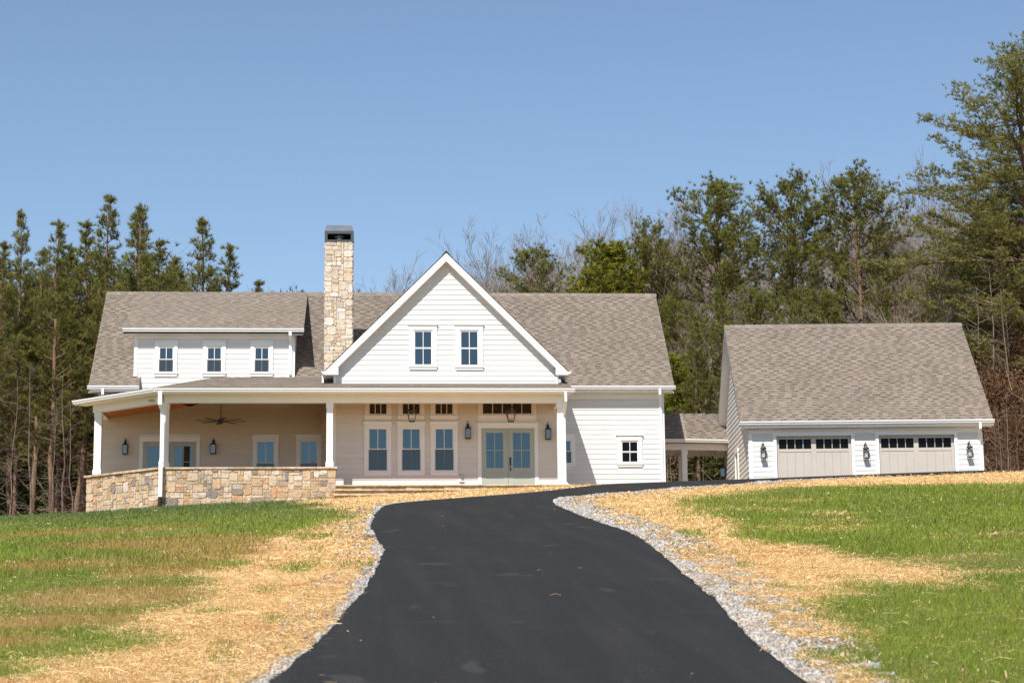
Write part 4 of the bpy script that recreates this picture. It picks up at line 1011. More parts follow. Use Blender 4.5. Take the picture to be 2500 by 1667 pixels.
# caps over the bend
V = []; F = []; Cc = []; rr = random.Random(4)
for i in range(8):
    t0, t1 = i/8, (i+1.2)/8; h0, h1 = .03, .012; k = len(V); tone = rr.choice(TONES)*1.12
    for (t, h) in ((t0, h0), (min(t1, 1), h1)):
        for s in (-.12, 0, .12): V.append((bB+s, by+hw*t-.01, bz+hw*t+h+(.012 if s == 0 else 0)))
    F += [(k, k+1, k+4, k+3), (k+1, k+2, k+5, k+4)]; Cc += [tone, tone]
o = place('ridge_cap', fast_mesh('ridge_cap', V, F, 4, M['shingle'], Cc), b1); o['kind'] = 'stuff'
gutter(bw, (bL, by, bz+.01), (bB, by, bz+.01)); gutter(bw, (bB, by, bz+.01), (bR-.02, byR, bz+.01))
bzb = at(1650, 1097.5, by+.2).z
def beamp(xa, ya, xb, yb, z0, z1, t): return MB().prism([(xa, ya, z0), (xb, yb, z0), (xb, yb+t, z0), (xa, ya+t, z0)], (0, 0, z1-z0))
beamp(bL+.05, by+.2, bB, by+.2, bzb, bz-.08, .18).build('beam', 'white', bw); beamp(bB, by+.2, bR-.02, byR+.2, bzb, bz-.08, .18).build('beam', 'white', bw)
beamp(bL+.05, by+2*hw-.4, bR-.1, byR+2*hw-.4, bzb, bz-.08, .18).build('beam', 'white', bw)
MB().prism([(bL+.05, by+.02, bz-.125), (bR-.03, byR+.02, bz-.125), (bR-.03, byR+2*hw-.02, bz-.125), (bL+.05, by+2*hw-.02, bz-.125)], (0, 0, .02)).build('ceiling', 'wood', bw)
column(bw, at(1671, 1140, by+.3).x, by+.3, 6.9, bzb, w=.2); column(bw, at(1662.5, 1140, by+2*hw-.32).x, by+2*hw-.32, 6.9, bzb, w=.2)
spout([(at(1790, 1090, byR).x, byR-.05, bz-.1), (at(1790, 1090, byR).x, byR-.05, bz-.25), (at(1790, 1090, byR).x, byR-.0, 7.0)], parent=bw)

# ------------------------------------------------------------------ lights, fan and small fittings
def make_wall_lantern(hook=False):
    t = thing('wall_lantern', (0, 0, 0), 'x', 'lantern', world=False)
    MB().box(-.045, .045, -.02, 0, .08, .30).build('backplate', 'black', t)
    ar = MB()
    if hook: ar.tube([(0, -.02, .12), (0, -.05, .30), (0, -.085, .355), (0, -.125, .33), (0, -.13, .25)], .011, 6)
    else: ar.tube([(0, -.015, .28), (0, -.05, .36), (0, -.1, .34), (0, -.12, .22)], .011, 6); ar.tube([(0, -.02, .22), (0, -.02, .40)], .009, 6)
    ar.build('arm', 'black', t)
    c_ = -.125
    MB().tube([(0, c_, .12), (0, c_, .15), (0, c_, .17), (0, c_, .26)], [.115, .10, .05, .02], 4 if False else 12).build('cap', 'black', t)
    fr = MB(); w_ = .085
    fr.box(-w_-.008, w_+.008, c_-w_-.008, c_+w_+.008, -.235, -.205); fr.box(-w_-.006, w_+.006, c_-w_-.006, c_+w_+.006, .10, .122)
    for sx in (-1, 1):
        for sy in (-1, 1): fr.box(sx*w_-.007, sx*w_+.007, c_+sy*w_-.007, c_+sy*w_+.007, -.205, .10)
    fr.build('cage', 'black', t)
    if not hook: MB().box(-w_+.008, w_-.008, c_-w_-.002, c_-w_+.002, -.204, .099).box(-w_+.008, w_-.008, c_+w_-.002, c_+w_+.002, -.204, .099).build('pane', 'lglass', t)
    cd = MB()
    for dx in (-.035, 0, .035): cd.tube([(dx, c_, -.2), (dx, c_, -.06)], .011, 6)
    cd.build('candle', 'candle', t)
    return t
lan_a = make_wall_lantern(False); lan_b = make_wall_lantern(True)
def pend():
    t = thing('pendant_lantern', (0, 0, 0), 'x', 'lantern', world=False)
    rd = MB(); rd.tube([(0, 0, .34), (0, 0, .60)], .008, 6); rd.tube([(-.03, 0, .36), (0, 0, .40), (.03, 0, .36), (0, 0, .33), (-.03, 0, .36)], .005, 5); rd.build('rod', 'bronze', t)
    cp = MB(); cp.tube([(0, 0, .235), (0, 0, .27), (0, 0, .34)], [.05, .045, .012], 8); cp.build('finial', 'bronze', t)
    fr = MB()
    top, bot, rt = .15, .095, .0
    def bar(a, b_, r=.0125): fr.tube([a, b_], r, 4)
    T_ = [(-.16, -.16, .11), (.16, -.16, .11), (.16, .16, .11), (-.16, .16, .11)]; B_ = [(-.085, -.085, -.24), (.085, -.085, -.24), (.085, .085, -.24), (-.085, .085, -.24)]; U_ = [(-.05, -.05, .235), (.05, -.05, .235), (.05, .05, .235), (-.05, .05, .235)]
    for i in range(4):
        j = (i+1) % 4; bar(T_[i], T_[j]); bar(B_[i], B_[j]); bar(T_[i], B_[i]); bar(T_[i], U_[i]); bar(U_[i], U_[j])
    fr.build('cage', 'bronze', t)
    MB().prism([(-.165, -.165, .112), (.165, -.165, .112), (.165, .165, .112), (-.165, .165, .112)], (0, 0, .012)).build('roof_plate', 'bronze', t)
    cd = MB(); cd.box(-.06, .06, -.06, .06, -.245, -.232)
    for dx in (-.03, .03): cd.tube([(dx, 0, -.23), (dx, 0, -.12)], .010, 6)
    cd.build('burner', 'bronze', t)
    return t
pen = pend()
index_children()
def put(src, x, y, z, label, first, rz=0, sc=1, group=None):
    o = src if first else copy_tree(src)
    o.location = (x, y, z); o.rotation_euler.z = rz; o.scale = (sc, sc, sc); o['label'] = label
    if group: o['group'] = group
    return o
gl = 'black wall lanterns beside doors and windows'
p = at(1142.5, 1058, DG-.12); put(lan_a, p.x, DG-.03, p.z+.05, 'black wall lantern between the three tall windows and the sage double door', True, sc=1.0, group=gl)
p = at(1338, 1060, DG-.12); put(lan_a, p.x, DG-.03, p.z+.05, 'black wall lantern between the sage double door and the far porch column', False, sc=1.0, group=gl)
p = at(305.5, 1097, PW-.12); put(lan_a, p.x, PW-.03, p.z+.05, 'black wall lantern near the left corner of the shaded side porch', False, sc=.95, group=gl)
p = at(520.5, 1096, PW-.12); put(lan_a, p.x, PW-.03, p.z+.05, 'black wall lantern below the ceiling fan, right of the porch french doors', False, sc=.95, group=gl)
gg = 'black hooked lanterns on the garage front'
for i, (c_, lb) in enumerate(((1863.5, 'black hooked lantern on the garage left of both doors'), (2114, 'black hooked lantern on the garage wall between the two doors'), (2367, 'black hooked lantern on the garage right of both doors'))):
    u_g, z_g = gat(c_, 1103 if i < 2 else 1100, FW-.1)
    q = Vector((GO.x+u_g*gcs-(FW-.025)*gsn, GO.y+u_g*gsn+(FW-.025)*gcs, z_g)); put(lan_b, q.x, q.y, q.z, lb, i == 0, rz=GA, sc=1.0, group=gg)
gp = 'open caged lanterns hanging from the porch ceiling'
YL = 67.95
for i, (c_, lb) in enumerate(((1006, 'open caged bronze lantern hanging in front of the middle transom window'), (1247.5, 'open caged bronze lantern hanging in front of the transom over the door'))):
    p = at(c_, 1013, YL); put(pen, p.x, YL, p.z+.02, lb, i == 0, group=gp)
# walkway lantern and box
q = copy_tree(lan_a); q.location = (at(1774.5, 1150, 77.2).x-.12, 77.3, at(1774.5, 1150, 77.2).z); q['label'] = 'dark lantern under the covered walkway roof beside the garage'; q['group'] = gl; q.rotation_euler.z = -.3
ub = thing('utility_box', (at(1783, 1150, 76.8).x, 76.9, 7.1), 'grey utility box on a stand at the garage end of the covered walkway', 'utility box')
x = at(1783, 1150, 76.8).x
MB().box(x-.06, x+.08, 76.8, 77.0, 7.0, at(1783, 1142, 76.8).z-.2).build('stand', 'greybox', ub); MB().box(x-.08, x+.09, 76.75, 77.0, at(1783, 1152, 76.8).z, at(1783, 1132, 76.8).z).build('cabinet', 'greybox', ub); MB().box(x-.1, x+.11, 76.73, 77.02, at(1783, 1132, 76.8).z, at(1783, 1130, 76.8).z).build('lid', 'greybox', ub)
# ceiling fan
FY = 69.4; p = at(150+938/2.412, 650+912/2.412, FY)
fan = thing('ceiling_fan', (p.x, FY, p.z), 'dark bronze ceiling fan with eight thin blades over the side porch', 'ceiling fan', world=False)
MB().tube([(0, 0, .1), (0, 0, fcz(0, FY)-p.z)], .013, 8).build('downrod', 'bronze', fan)
MB().tube([(0, 0, -.09), (0, 0, -.06), (0, 0, .05), (0, 0, .09), (0, 0, .11)], [.04, .085, .095, .06, .02], 14).build('motor_housing', 'bronze', fan)
for k in range(8):
    a = 2*math.pi*k/8+.2; ca, sa = math.cos(a), math.sin(a); mb = MB()
    for (r_, wd, tl) in ((.08, .05, .012), (.85, .085, .020)):
        for (s, dz_) in ((-1, -tl), (1, tl)):
            for h in (-.004, .004): mb.v.append((ca*r_-sa*wd*s, sa*r_+ca*wd*s, dz_*s*s*s+h-.01))
    mb.f = [(0, 2, 6, 4), (1, 5, 7, 3), (0, 4, 5, 1), (2, 3, 7, 6), (0, 1, 3, 2), (4, 6, 7, 5)]; mb.build('blade', 'bronze', fan)
# outlet cover beside the door
p = at(780+1255/3.618, 900+960/3.618, DG); ob = thing('outlet_cover', (p.x, DG, p.z), 'small clear outlet cover at the foot of the wall left of the sage double door', 'outlet cover', world=False)
MB().box(-.05, .05, -.03, 0, -.09, .08).build('backplate', 'white', ob); MB().box(-.045, .045, -.12, -.03, -.03, .10).build('cover', 'lglass', ob); MB().box(-.085, .085, -.08, 0, -.15, -.11).build('ledge', 'white', ob)
p = at(1366.5, 930.5, 68.4); bc = MB().tube([(p.x, 68.4, p.z-.06), (p.x, 68.4, p.z+.04), (p.x, 68.4, p.z+.07)], [.055, .05, .02], 10).build('pail', 'bluecap'); tag(bc, 'small pale blue plastic container standing on the porch roof by the gable corner', 'container')

# ------------------------------------------------------------------ grass, straw, gravel
def joined(name, V, F, k, mt, col, kind='stuff'):
    o = place(name, fast_mesh(name, V, F, k, mt, col)); o['kind'] = kind; return o
def scatter(n, x0, x1, y0, y1):
    return RNG.uniform(x0, x1, n), RNG.uniform(y0, y1, n)
def fan_pts(n, y0, y1, p=1.0):
    """points inside the wedge of ground in view, thinner far away"""
    u = RNG.random(n); Y = y0*(y1/y0)**u if p == 1.0 else (y0**(1-p)+u*(y1**(1-p)-y0**(1-p)))**(1/(1-p))
    X = Y*RNG.uniform(-.205, .345, n); return X, Y
def noise_z(X, Y):
    return tz(X, Y)+(fbm(X, Y, 2.2, 3)-.5)*.10*(Y > 10)+(fbm(X, Y, .5, 4)-.5)*.05*(Y > 10)
gmat_ = mat('grass_blade', (1, 1, 1), .55, attr='tone', trans=.35, spec=.25)
def grass_blades(X, Y, hmin, hmax, wd):
    n = len(X); Z = noise_z(X, Y)-.01; h = RNG.uniform(hmin, hmax, n)*(0.6+.8*fbm(X, Y, .9, 50)); a = RNG.uniform(0, 2*np.pi, n); ln = RNG.uniform(.15, .75, n)*h
    bx, by = np.cos(a)*ln, np.sin(a)*ln; s = RNG.uniform(0, np.pi, n); w = wd*RNG.uniform(.7, 1.3, n)*(.55+.45*Y/20)
    sx, sy = np.cos(s)*w, np.sin(s)*w*.3
    P0 = np.stack([X-sx, Y-sy, Z], 1); P1 = np.stack([X+sx, Y+sy, Z], 1)
    P2 = np.stack([X+bx*.35+sx*.7, Y+by*.35+sy*.7, Z+h*.6], 1); P3 = np.stack([X+bx*.35-sx*.7, Y+by*.35-sy*.7, Z+h*.6], 1)
    P4 = np.stack([X+bx, Y+by, Z+h], 1); P5 = P4+np.stack([sx*.15, sy*.15, 0*sx], 1)
    V = np.stack([P0, P1, P2, P3, P4, P5], 1).reshape(-1, 3)
    b = np.arange(n)[:, None]*6
    F = np.stack([b+np.array([0, 1, 2, 3]), b+np.array([3, 2, 5, 4])], 1).reshape(-1, 4)
    t = fbm(X, Y, 3.0, 90)[:, None]; dry = (RNG.random(n)[:, None] < (.07+.22*np.clip((fbm(X, Y, 1.7, 95)[:, None]-.45)*3, 0, 1)))
    c = np.array([[.135, .210, .020]])*(1-t)+np.array([[.265, .315, .038]])*t
    th = blob(X, Y, thin_spots, 1.25)[:, None]
    c = c*(1-np.clip(th*2.2, 0, 1))+np.array([[.31, .235, .055]])*np.clip(th*2.2, 0, 1)
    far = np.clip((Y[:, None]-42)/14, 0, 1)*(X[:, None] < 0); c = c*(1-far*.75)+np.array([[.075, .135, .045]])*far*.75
    c = np.where(dry, np.array([[.26, .22, .085]]), c); c = c*RNG.uniform(.75, 1.25, (n, 1))
    return V, F, np.repeat(c, 2, 0)
parts = []
for (n, y0, y1, p, h0, h1, wd) in ((330000, 13.5, 30, 1.5, .035, .095, .0034), (330000, 28, 70, 1.2, .05, .12, .0060)):
    X, Y = fan_pts(n, y0, y1, p); g, gr_, cl_ = ground_masks(X, Y)
    k = (RNG.random(n) < g*(.62+.5*fbm(X, Y, .5, 52))-.05*gr_) | ((RNG.random(n) < .006) & ~inpoly(X, Y, DP)) | ((RNG.random(n) < .10*np.clip((fbm(X, Y, .7, 59)-.62)*10, 0, 1)) & (gr_ < .5))
    k &= ~inpoly(X, Y, DP) & (gr_ < .5) & (Y < 69)
    parts.append(grass_blades(X[k], Y[k], h0, h1, wd))
# tufts against the stone wall
n = 5000; t = RNG.random(n); X = -9.6+8.3*t; Y = np.where(X < -7, 67.0+(-7-X)*.89, 67.0)-RNG.random(n)*.35; k = fbm(X, Y*0, .8, 31) > .45
parts.append(grass_blades(X[k], Y[k]-.1, .10, .28, .006))
V = []; F = []; Cc = []; o_ = 0
for v, f, c in parts: V.append(v); F.append(f+o_); Cc.append(c); o_ += len(v)
joined('grass', np.concatenate(V), np.concatenate(F), 4, gmat_, np.concatenate(Cc))
smat_ = mat('straw_stalk', (1, 1, 1), .6, attr='tone', trans=.12, spec=.3)
V = []; F = []; Cc = []; o_ = 0
for (n, y0, y1, p, l0, l1, wd) in ((9000, 13.5, 26, 1.4, .16, .36, .0030), (210000, 13.5, 30, 1.4, .03, .16, .0018), (140000, 28, 70, 1.2, .04, .16, .0034)):
    X, Y = fan_pts(n, y0, y1, p); g, gr_, cl_ = ground_masks(X, Y)
    k = (RNG.random(n) < (1-.93*g)*(1-.8*gr_)*(1-.7*cl_)*(1-.85*np.clip(blob(X, Y, thin_spots, 1.2)*2.5, 0, 1))) & ~inpoly(X, Y, DP) & (Y < 67) | ((RNG.random(n) < .0012) & (Y < 60)); X = X[k]; Y = Y[k]; n = len(X)
    Z = noise_z(X, Y)+RNG.random(n)**2*.045+.006; a = RNG.uniform(0, np.pi, n)*1.0; l = RNG.uniform(l0, l1, n)/2; w = wd*RNG.uniform(.6, 1.8, n)*(.5+.5*Y/18); tl = RNG.uniform(-.18, .18, n)
    d = np.stack([np.cos(a)*l, np.sin(a)*l, tl*l], 1); s = np.stack([-np.sin(a)*w, np.cos(a)*w, RNG.uniform(-.6, .6, n)*w], 1); c0 = np.stack([X, Y, Z], 1); bend = np.stack([0*X, 0*X, RNG.uniform(-.02, .03, n)], 1)
    v = np.stack([c0-d-s, c0-d+s, c0+s+bend, c0-s+bend, c0+d+s, c0+d-s], 1).reshape(-1, 3)
    b = np.arange(n)[:, None]*6; f = np.stack([b+np.array([0, 1, 2, 3]), b+np.array([3, 2, 4, 5])], 1).reshape(-1, 4)
    c = np.array([[.76, .54, .27]])+RNG.normal(0, 1, (n, 1))*np.array([[.09, .08, .06]]); c = np.where(RNG.random((n, 1)) < .08, np.array([[.82, .66, .40]]), c); c = np.where(RNG.random((n, 1)) < .10, np.array([[.48, .31, .13]]), c)
    V.append(v); F.append(f+o_); o_ += len(v); Cc.append(np.repeat(np.clip(c, .02, .9), 2, 0))
joined('straw', np.concatenate(V), np.concatenate(F), 4, smat_, np.concatenate(Cc))
rmat_ = mat('crushed_stone', (1, 1, 1), .85, attr='tone')
V = []; F = []; Cc = []; o_ = 0
ico = np.array([(1,0,0),(-1,0,0),(0,1,0),(0,-1,0),(0,0,1),(0,0,-1)], float)
icf = np.array([(0,2,4),(2,1,4),(1,3,4),(3,0,4),(2,0,5),(1,2,5),(3,1,5),(0,3,5)])
for (n, y0, y1, s0, s1) in ((110000, 13.5, 32, .008, .030), (80000, 30, 62, .016, .045)):
    Y = y0*(y1/y0)**RNG.random(n); side = RNG.random(n) < .22
    xr_ = np.interp(Y, ERs[:, 1], ERs[:, 0]); xl_ = np.interp(Y, EL[:, 1], EL[:, 0])
    X = np.where(side, xl_-RNG.random(n)**1.6*.75+.02, xr_+RNG.random(n)*1.0-.04); X = np.where((Y > 50) & ~side, xr_+RNG.random(n)*1.6, X)
    g, gr_, cl_ = ground_masks(X, Y); k = (RNG.random(n) < gr_+.05*(1-g)+.12*cl_*(X > 3)); k &= (~inpoly(X, Y, DP) | (RNG.random(n) < .03)); X = X[k]; Y = Y[k]; n = len(X)
    R_ = RNG.uniform(s0, s1, n)*RNG.uniform(.6, 1.25, n); Z = noise_z(X, Y)+R_*.35
    v = ico[None]*(R_[:, None, None]*RNG.uniform(.55, 1.25, (n, 6, 1)))+RNG.normal(0, .18, (n, 6, 3))*R_[:, None, None]; v[:, :, 2] *= .75
    a = RNG.uniform(0, 6.28, n); ca, sa = np.cos(a)[:, None], np.sin(a)[:, None]; vx = v[:, :, 0]*ca-v[:, :, 1]*sa; vy = v[:, :, 0]*sa+v[:, :, 1]*ca
    v = np.stack([vx+X[:, None], vy+Y[:, None], v[:, :, 2]+Z[:, None]], 2).reshape(-1, 3)
    f = (np.arange(n)[:, None, None]*6+icf[None]).reshape(-1, 3)
    b = RNG.uniform(.14, .52, (n, 1)); c = b*np.array([[1, .96, .91]]); c = np.where(RNG.random((n, 1)) < .12, np.array([[.48, .30, .18]]), c)
    V.append(v); F.append(f+o_); o_ += len(v); Cc.append(np.repeat(c, 8, 0))
joined('gravel', np.concatenate(V), np.concatenate(F), 3, rmat_, np.concatenate(Cc))

# ------------------------------------------------------------------ trees
bark_p = mat('pine_bark', (.22, .145, .10), .95, noise=[(7, (.6, .55, .5), .4, .65, (1, 1, .25)), (1.5, (1.25, 1.1, 1.0), .4, .7)], bump=(14, .8, .03))
bark_g = mat('grey_bark', (.34, .27, .215), .95, noise=[(5, (.6, .58, .55), .42, .66, (1, 1, .3)), (1.0, (1.25, 1.22, 1.2), .5, .7)], bump=(18, .5, .02))
bark_d = mat('dark_twig_bark', (.20, .15, .115), .95, noise=[(5, (.6, .58, .55), .42, .66)])
needle = mat('pine_needles', (1, 1, 1), .5, attr='tone', trans=.38, spec=.3)
leafm = mat('leaves', (1, 1, 1), .55, attr='tone', trans=.35, spec=.25)
class Limbs:
    """tapered tubes collected into one mesh"""
    def __init__(s): s.V = []; s.F = []; s.n = 0
    def add(s, pts, rad, k):
        pts = np.asarray(pts, float); n = len(pts)
        t = np.gradient(pts, axis=0); t /= np.linalg.norm(t, axis=1)[:, None]+1e-9
        ref = np.where(np.abs(t[:, 2:3]) > .9, np.array([[1., 0, 0]]), np.array([[0, 0, 1.]])); a = np.cross(t, ref); a /= np.linalg.norm(a, axis=1)[:, None]+1e-9; b = np.cross(t, a)
        q = np.arange(k)*2*np.pi/k; v = pts[:, None]+(a[:, None]*np.cos(q)[None, :, None]+b[:, None]*np.sin(q)[None, :, None])*np.asarray(rad)[:, None, None]
        i = np.arange(n-1)[:, None]; j = np.arange(k)[None]; f = np.stack([i*k+j, i*k+(j+1) % k, (i+1)*k+(j+1) % k, (i+1)*k+j], -1).reshape(-1, 4)
        s.V.append(v.reshape(-1, 3)); s.F.append(f+s.n); s.n += n*k
    def mesh(s, name, mt): 
        me = fast_mesh(name, np.concatenate(s.V), np.concatenate(s.F), 4, mt); me.polygons.foreach_set('use_smooth', np.ones(len(me.polygons), bool)); return me
def rot_about(d, ang, az):
    """directions at angle ang from d, turned az round it"""
    d = np.asarray(d, float); d = d/np.linalg.norm(d); r = np.array([0, 0, 1.]) if abs(d[2]) < .9 else np.array([1., 0, 0]); a = np.cross(d, r); a /= np.linalg.norm(a); b = np.cross(d, a)
    return d*math.cos(ang)+(a*math.cos(az)+b*math.sin(az))*math.sin(ang)
def needle_mesh(P, Dn, R, K, L_, W_, cols, spread=(.35, 1.35)):
    """needle tufts: K slim triangles round each point"""
    n = len(P); Dn = Dn/(np.linalg.norm(Dn, axis=1)[:, None]+1e-9); ref = np.where(np.abs(Dn[:, 2:3]) > .9, np.array([[1., 0, 0]]), np.array([[0, 0, 1.]])); a = np.cross(Dn, ref); a /= np.linalg.norm(a, axis=1)[:, None]; b = np.cross(Dn, a)
    an = R.uniform(spread[0], spread[1], (n, K)); az = R.uniform(0, 6.283, (n, K))
    d = Dn[:, None]*np.cos(an)[..., None]+(a[:, None]*np.cos(az)[..., None]+b[:, None]*np.sin(az)[..., None])*np.sin(an)[..., None]
    l = R.uniform(.6, 1.1, (n, K, 1))*L_; off = R.uniform(-.35, .1, (n, K, 1))*L_
    base = P[:, None]+Dn[:, None]*off; tip = base+d*l; s = np.cross(d, R.normal(0, 1, (n, K, 3))); s /= np.linalg.norm(s, axis=2)[..., None]+1e-9; s *= W_
    V = np.stack([base-s, base+s, tip], 2).reshape(-1, 3); F = np.arange(n*K*3).reshape(-1, 3)
    c = np.repeat(cols, K, 0)*R.uniform(.75, 1.25, (n*K, 1)); return V, F, c
def pine_proto(seed, H, kind):
    """kind young: pointed loblolly; old: broad rounded pine; white: tiered white pine; thin: bare below; cedar: dense"""
    R = np.random.default_rng(seed); tr = Limbs(); br = Limbs(); P = []; Dd = []
    nz_ = 14; zz = np.linspace(-.6, H, nz_); wob = np.cumsum(R.normal(0, .05 if kind != 'cedar' else .03, (nz_, 2)), 0); tp = np.column_stack([wob, zz]); r0 = H*.0125 if kind != 'young' else H*.0088
    tr.add(tp, r0*(1-np.linspace(0, 1, nz_))**.8+.018, 8)
    def tpos(z): return np.array([np.interp(z, zz, tp[:, 0]), np.interp(z, zz, tp[:, 1]), z])
    cfg = dict(young=(.34, .50, 5, .62, 20), old=(.38, .48, 5, .55, 26), white=(.06, .50, 7, .25, 30), cedar=(.08, .22, 7, .8, 16))[kind]
    z = H*cfg[0]
    if kind in ('young', 'old'):           # dead lower branches
        for _ in range(26 if kind == 'young' else 14):
            zb = R.uniform(.06, cfg[0]+.1)*H; a = R.uniform(0, 6.28); L_ = R.uniform(.5, 1.7); d = np.array([math.cos(a), math.sin(a), R.uniform(-.35, .35)]); p = tpos(zb)
            br.add([p, p+d*L_*.5+[0, 0, .03], p+d*L_+[0, 0, R.uniform(-.2, .15)]], [.022, .014, .006], 3)
    while z < H-.15:
        t = (z-H*cfg[0])/(H*(1-cfg[0])); nb = R.integers(3, cfg[2]+1)
        if kind == 'young': L0 = .12+3.2*(1-t)**1.02*min(1, .45+t*2.2); up = .35+.75*t
        elif kind == 'old': L0 = (.6+3.0*math.sin(math.pi*min(1, (.12+.88*t)))**.8)*R.uniform(.7, 1.15); up = .15+.8*t
        elif kind == 'white': L0 = (.6+7.0*(1-t)**.42)*R.uniform(.6, 1.1)*min(1, .6+t*2); up = .05+.55*t*t
        else: L0 = (.3+1.75*math.sin(math.pi*min(1, (.28+.70*t)))**.9)*R.uniform(.75, 1.15); up = .5+.5*t
        a0 = R.uniform(0, 6.28)
        for b_ in range(nb):
            a = a0+b_*6.283/nb+R.uniform(-.4, .4); L_ = L0*R.uniform(.6, 1.15)
            if kind == 'old' and R.random() < .12: continue
            p = tpos(z+R.uniform(-.1, .1)); d = np.array([math.cos(a), math.sin(a), up*R.uniform(.6, 1.3)]); d /= np.linalg.norm(d)
            n = 6; q = [p]; dd = d.copy()
            for i in range(n):
                dd = dd+R.normal(0, .10, 3)+np.array([0, 0, .07 if kind != 'white' else (.0 if i < 3 else .09)]); dd /= np.linalg.norm(dd); q.append(q[-1]+dd*L_/n)
            q = np.array(q); br.add(q, np.linspace(.012+.010*L_, .006, n+1), 4)
            # side twigs
            nt_ = int((5+L_*(8.5 if kind == 'white' else 5.6))*(1.0 if kind != 'cedar' else 1.6))
            for i in range(nt_):
                s = R.uniform(.28 if kind != 'cedar' else .15, 1.0); k = s*n; i0 = min(int(k), n-1); pp = q[i0]+(q[i0+1]-q[i0])*(k-i0); dl = q[min(i0+1, n)]-q[i0]
                td = rot_about(dl, R.uniform(.5, 1.1), R.uniform(0, 6.28)); td[2] = td[2]*(.22 if kind == 'white' else .8)+(.12 if kind == 'white' else .28); td /= np.linalg.norm(td)
                tl = R.uniform(.22, .62)*(1.15-s*.5)*(.55+.25*L_); e = pp+td*tl
                br.add([pp, (pp+e)/2+[0, 0, .02], e+[0, 0, .03]], [.007, .005, .004], 3)
                m_ = max(1, int(tl/.16))
                for j in range(m_): P.append(pp+(e-pp)*((j+1)/m_)+R.normal(0, .03, 3)); Dd.append(td+np.array([0, 0, .35]))
            if kind in ('old', 'white'):
                for j in range(9 if kind == 'old' else 12): sc_ = .26 if kind == 'old' else .34; P.append(q[-1]+R.normal(0, 1, 3)*np.array([sc_, sc_, sc_*(.8 if kind == 'old' else .3)])); Dd.append(dd*.5+R.normal(0, .35, 3)+np.array([0, 0, .7]))
                for j in range(int(L_*(2.2 if kind == 'old' else 5))): k_ = R.uniform(1.5, n); i0 = min(int(k_), n-1); P.append(q[i0]+(q[i0+1]-q[i0])*(k_-i0)+R.normal(0, 1, 3)*np.array([.3, .3, .10])); Dd.append(dd*.4+R.normal(0, .3, 3)+np.array([0, 0, .7]))
            P.append(q[-1]); Dd.append(dd+np.array([0, 0, .6])); P.append(q[-2]); Dd.append(dd+np.array([0, 0, .4]))
        z += cfg[1]*R.uniform(.8, 1.25)*(1 if kind in ('white', 'cedar') else (1.15-.35*t))
    for k in range(5): P.append(tpos(H-.08-.13*k)); Dd.append(np.array([R.normal(0, .25), R.normal(0, .25), 1.]))
    P = np.array(P); Dd = np.array(Dd); n = len(P)
    base = dict(young=(.19, .20, .046), old=(.19, .20, .042), white=(.24, .245, .075), cedar=(.24, .25, .028))[kind]
    tone = R.uniform(.65, 1.45, (n, 1)); col = np.array([base])*tone
    yel = (R.random((n, 1)) < .20); col = np.where(yel, np.array([[.26, .22, .05]])*R.uniform(.7, 1.2, (n, 1)), col)
    if kind in ('young', 'old'): col = np.where((R.random((n, 1)) < .05), np.array([[.17, .10, .035]]), col)
    K, L_, W_ = dict(young=(20, .23, .0098), old=(20, .21, .011), white=(15, .19, .011), cedar=(14, .17, .017))[kind]
    V, F, c = needle_mesh(P, Dd, R, K, L_, W_, col, spread=(.25, 1.25) if kind != 'cedar' else (.2, 1.5))
    return tr.mesh('trunk', bark_p), br.mesh('branches', bark_p), fast_mesh('crown', V, F, 3, needle, c), float(np.percentile(V[:, 2], 99.9))
def bare_proto(seed, H, spread=.45, twiggy=1.0, lean=.0):
    R = np.random.default_rng(seed); tr = Limbs(); tw = Limbs()
    def grow(p, d, L_, r, lev):
        n = 5 if lev < 2 else 3; q = [p]; dd = d/np.linalg.norm(d)
        for i in range(n):
            dd = dd+R.normal(0, .09+.03*lev, 3)+np.array([0, 0, .07]); dd /= np.linalg.norm(dd); q.append(q[-1]+dd*L_/n)
        q = np.array(q); (tr if lev == 0 else tw).add(q, np.linspace(r, max(r*.4, .0045), n+1), 7 if lev == 0 else (4 if lev < 2 else 3))
        if lev >= 4: return
        nb = int((11, 7, 6, 4)[lev]*twiggy)
        for i in range(nb):
            s = R.uniform(.42 if lev == 0 else .2, 1.0); k = s*n; i0 = min(int(k), n-1); pp = q[i0]+(q[i0+1]-q[i0])*(k-i0)
            td = rot_about(q[i0+1]-q[i0], R.uniform(spread*.7, spread*1.7), R.uniform(0, 6.28)); td[2] = abs(td[2])*.8+.2
            grow(pp, td, L_*R.uniform(.38, .62)*(1.15-.45*s), max(r*(1-.55*s)*.42, .0055), lev+1)
    grow(np.array([0, 0, -.5]), np.array([lean, 0, 1.]), H*.86, H*.0085+.02, 0)
    tm_ = tw.mesh('branches', bark_g); return tr.mesh('trunk', bark_g), tm_, None, float(np.percentile(np.concatenate(tw.V)[:, 2], 99.7))
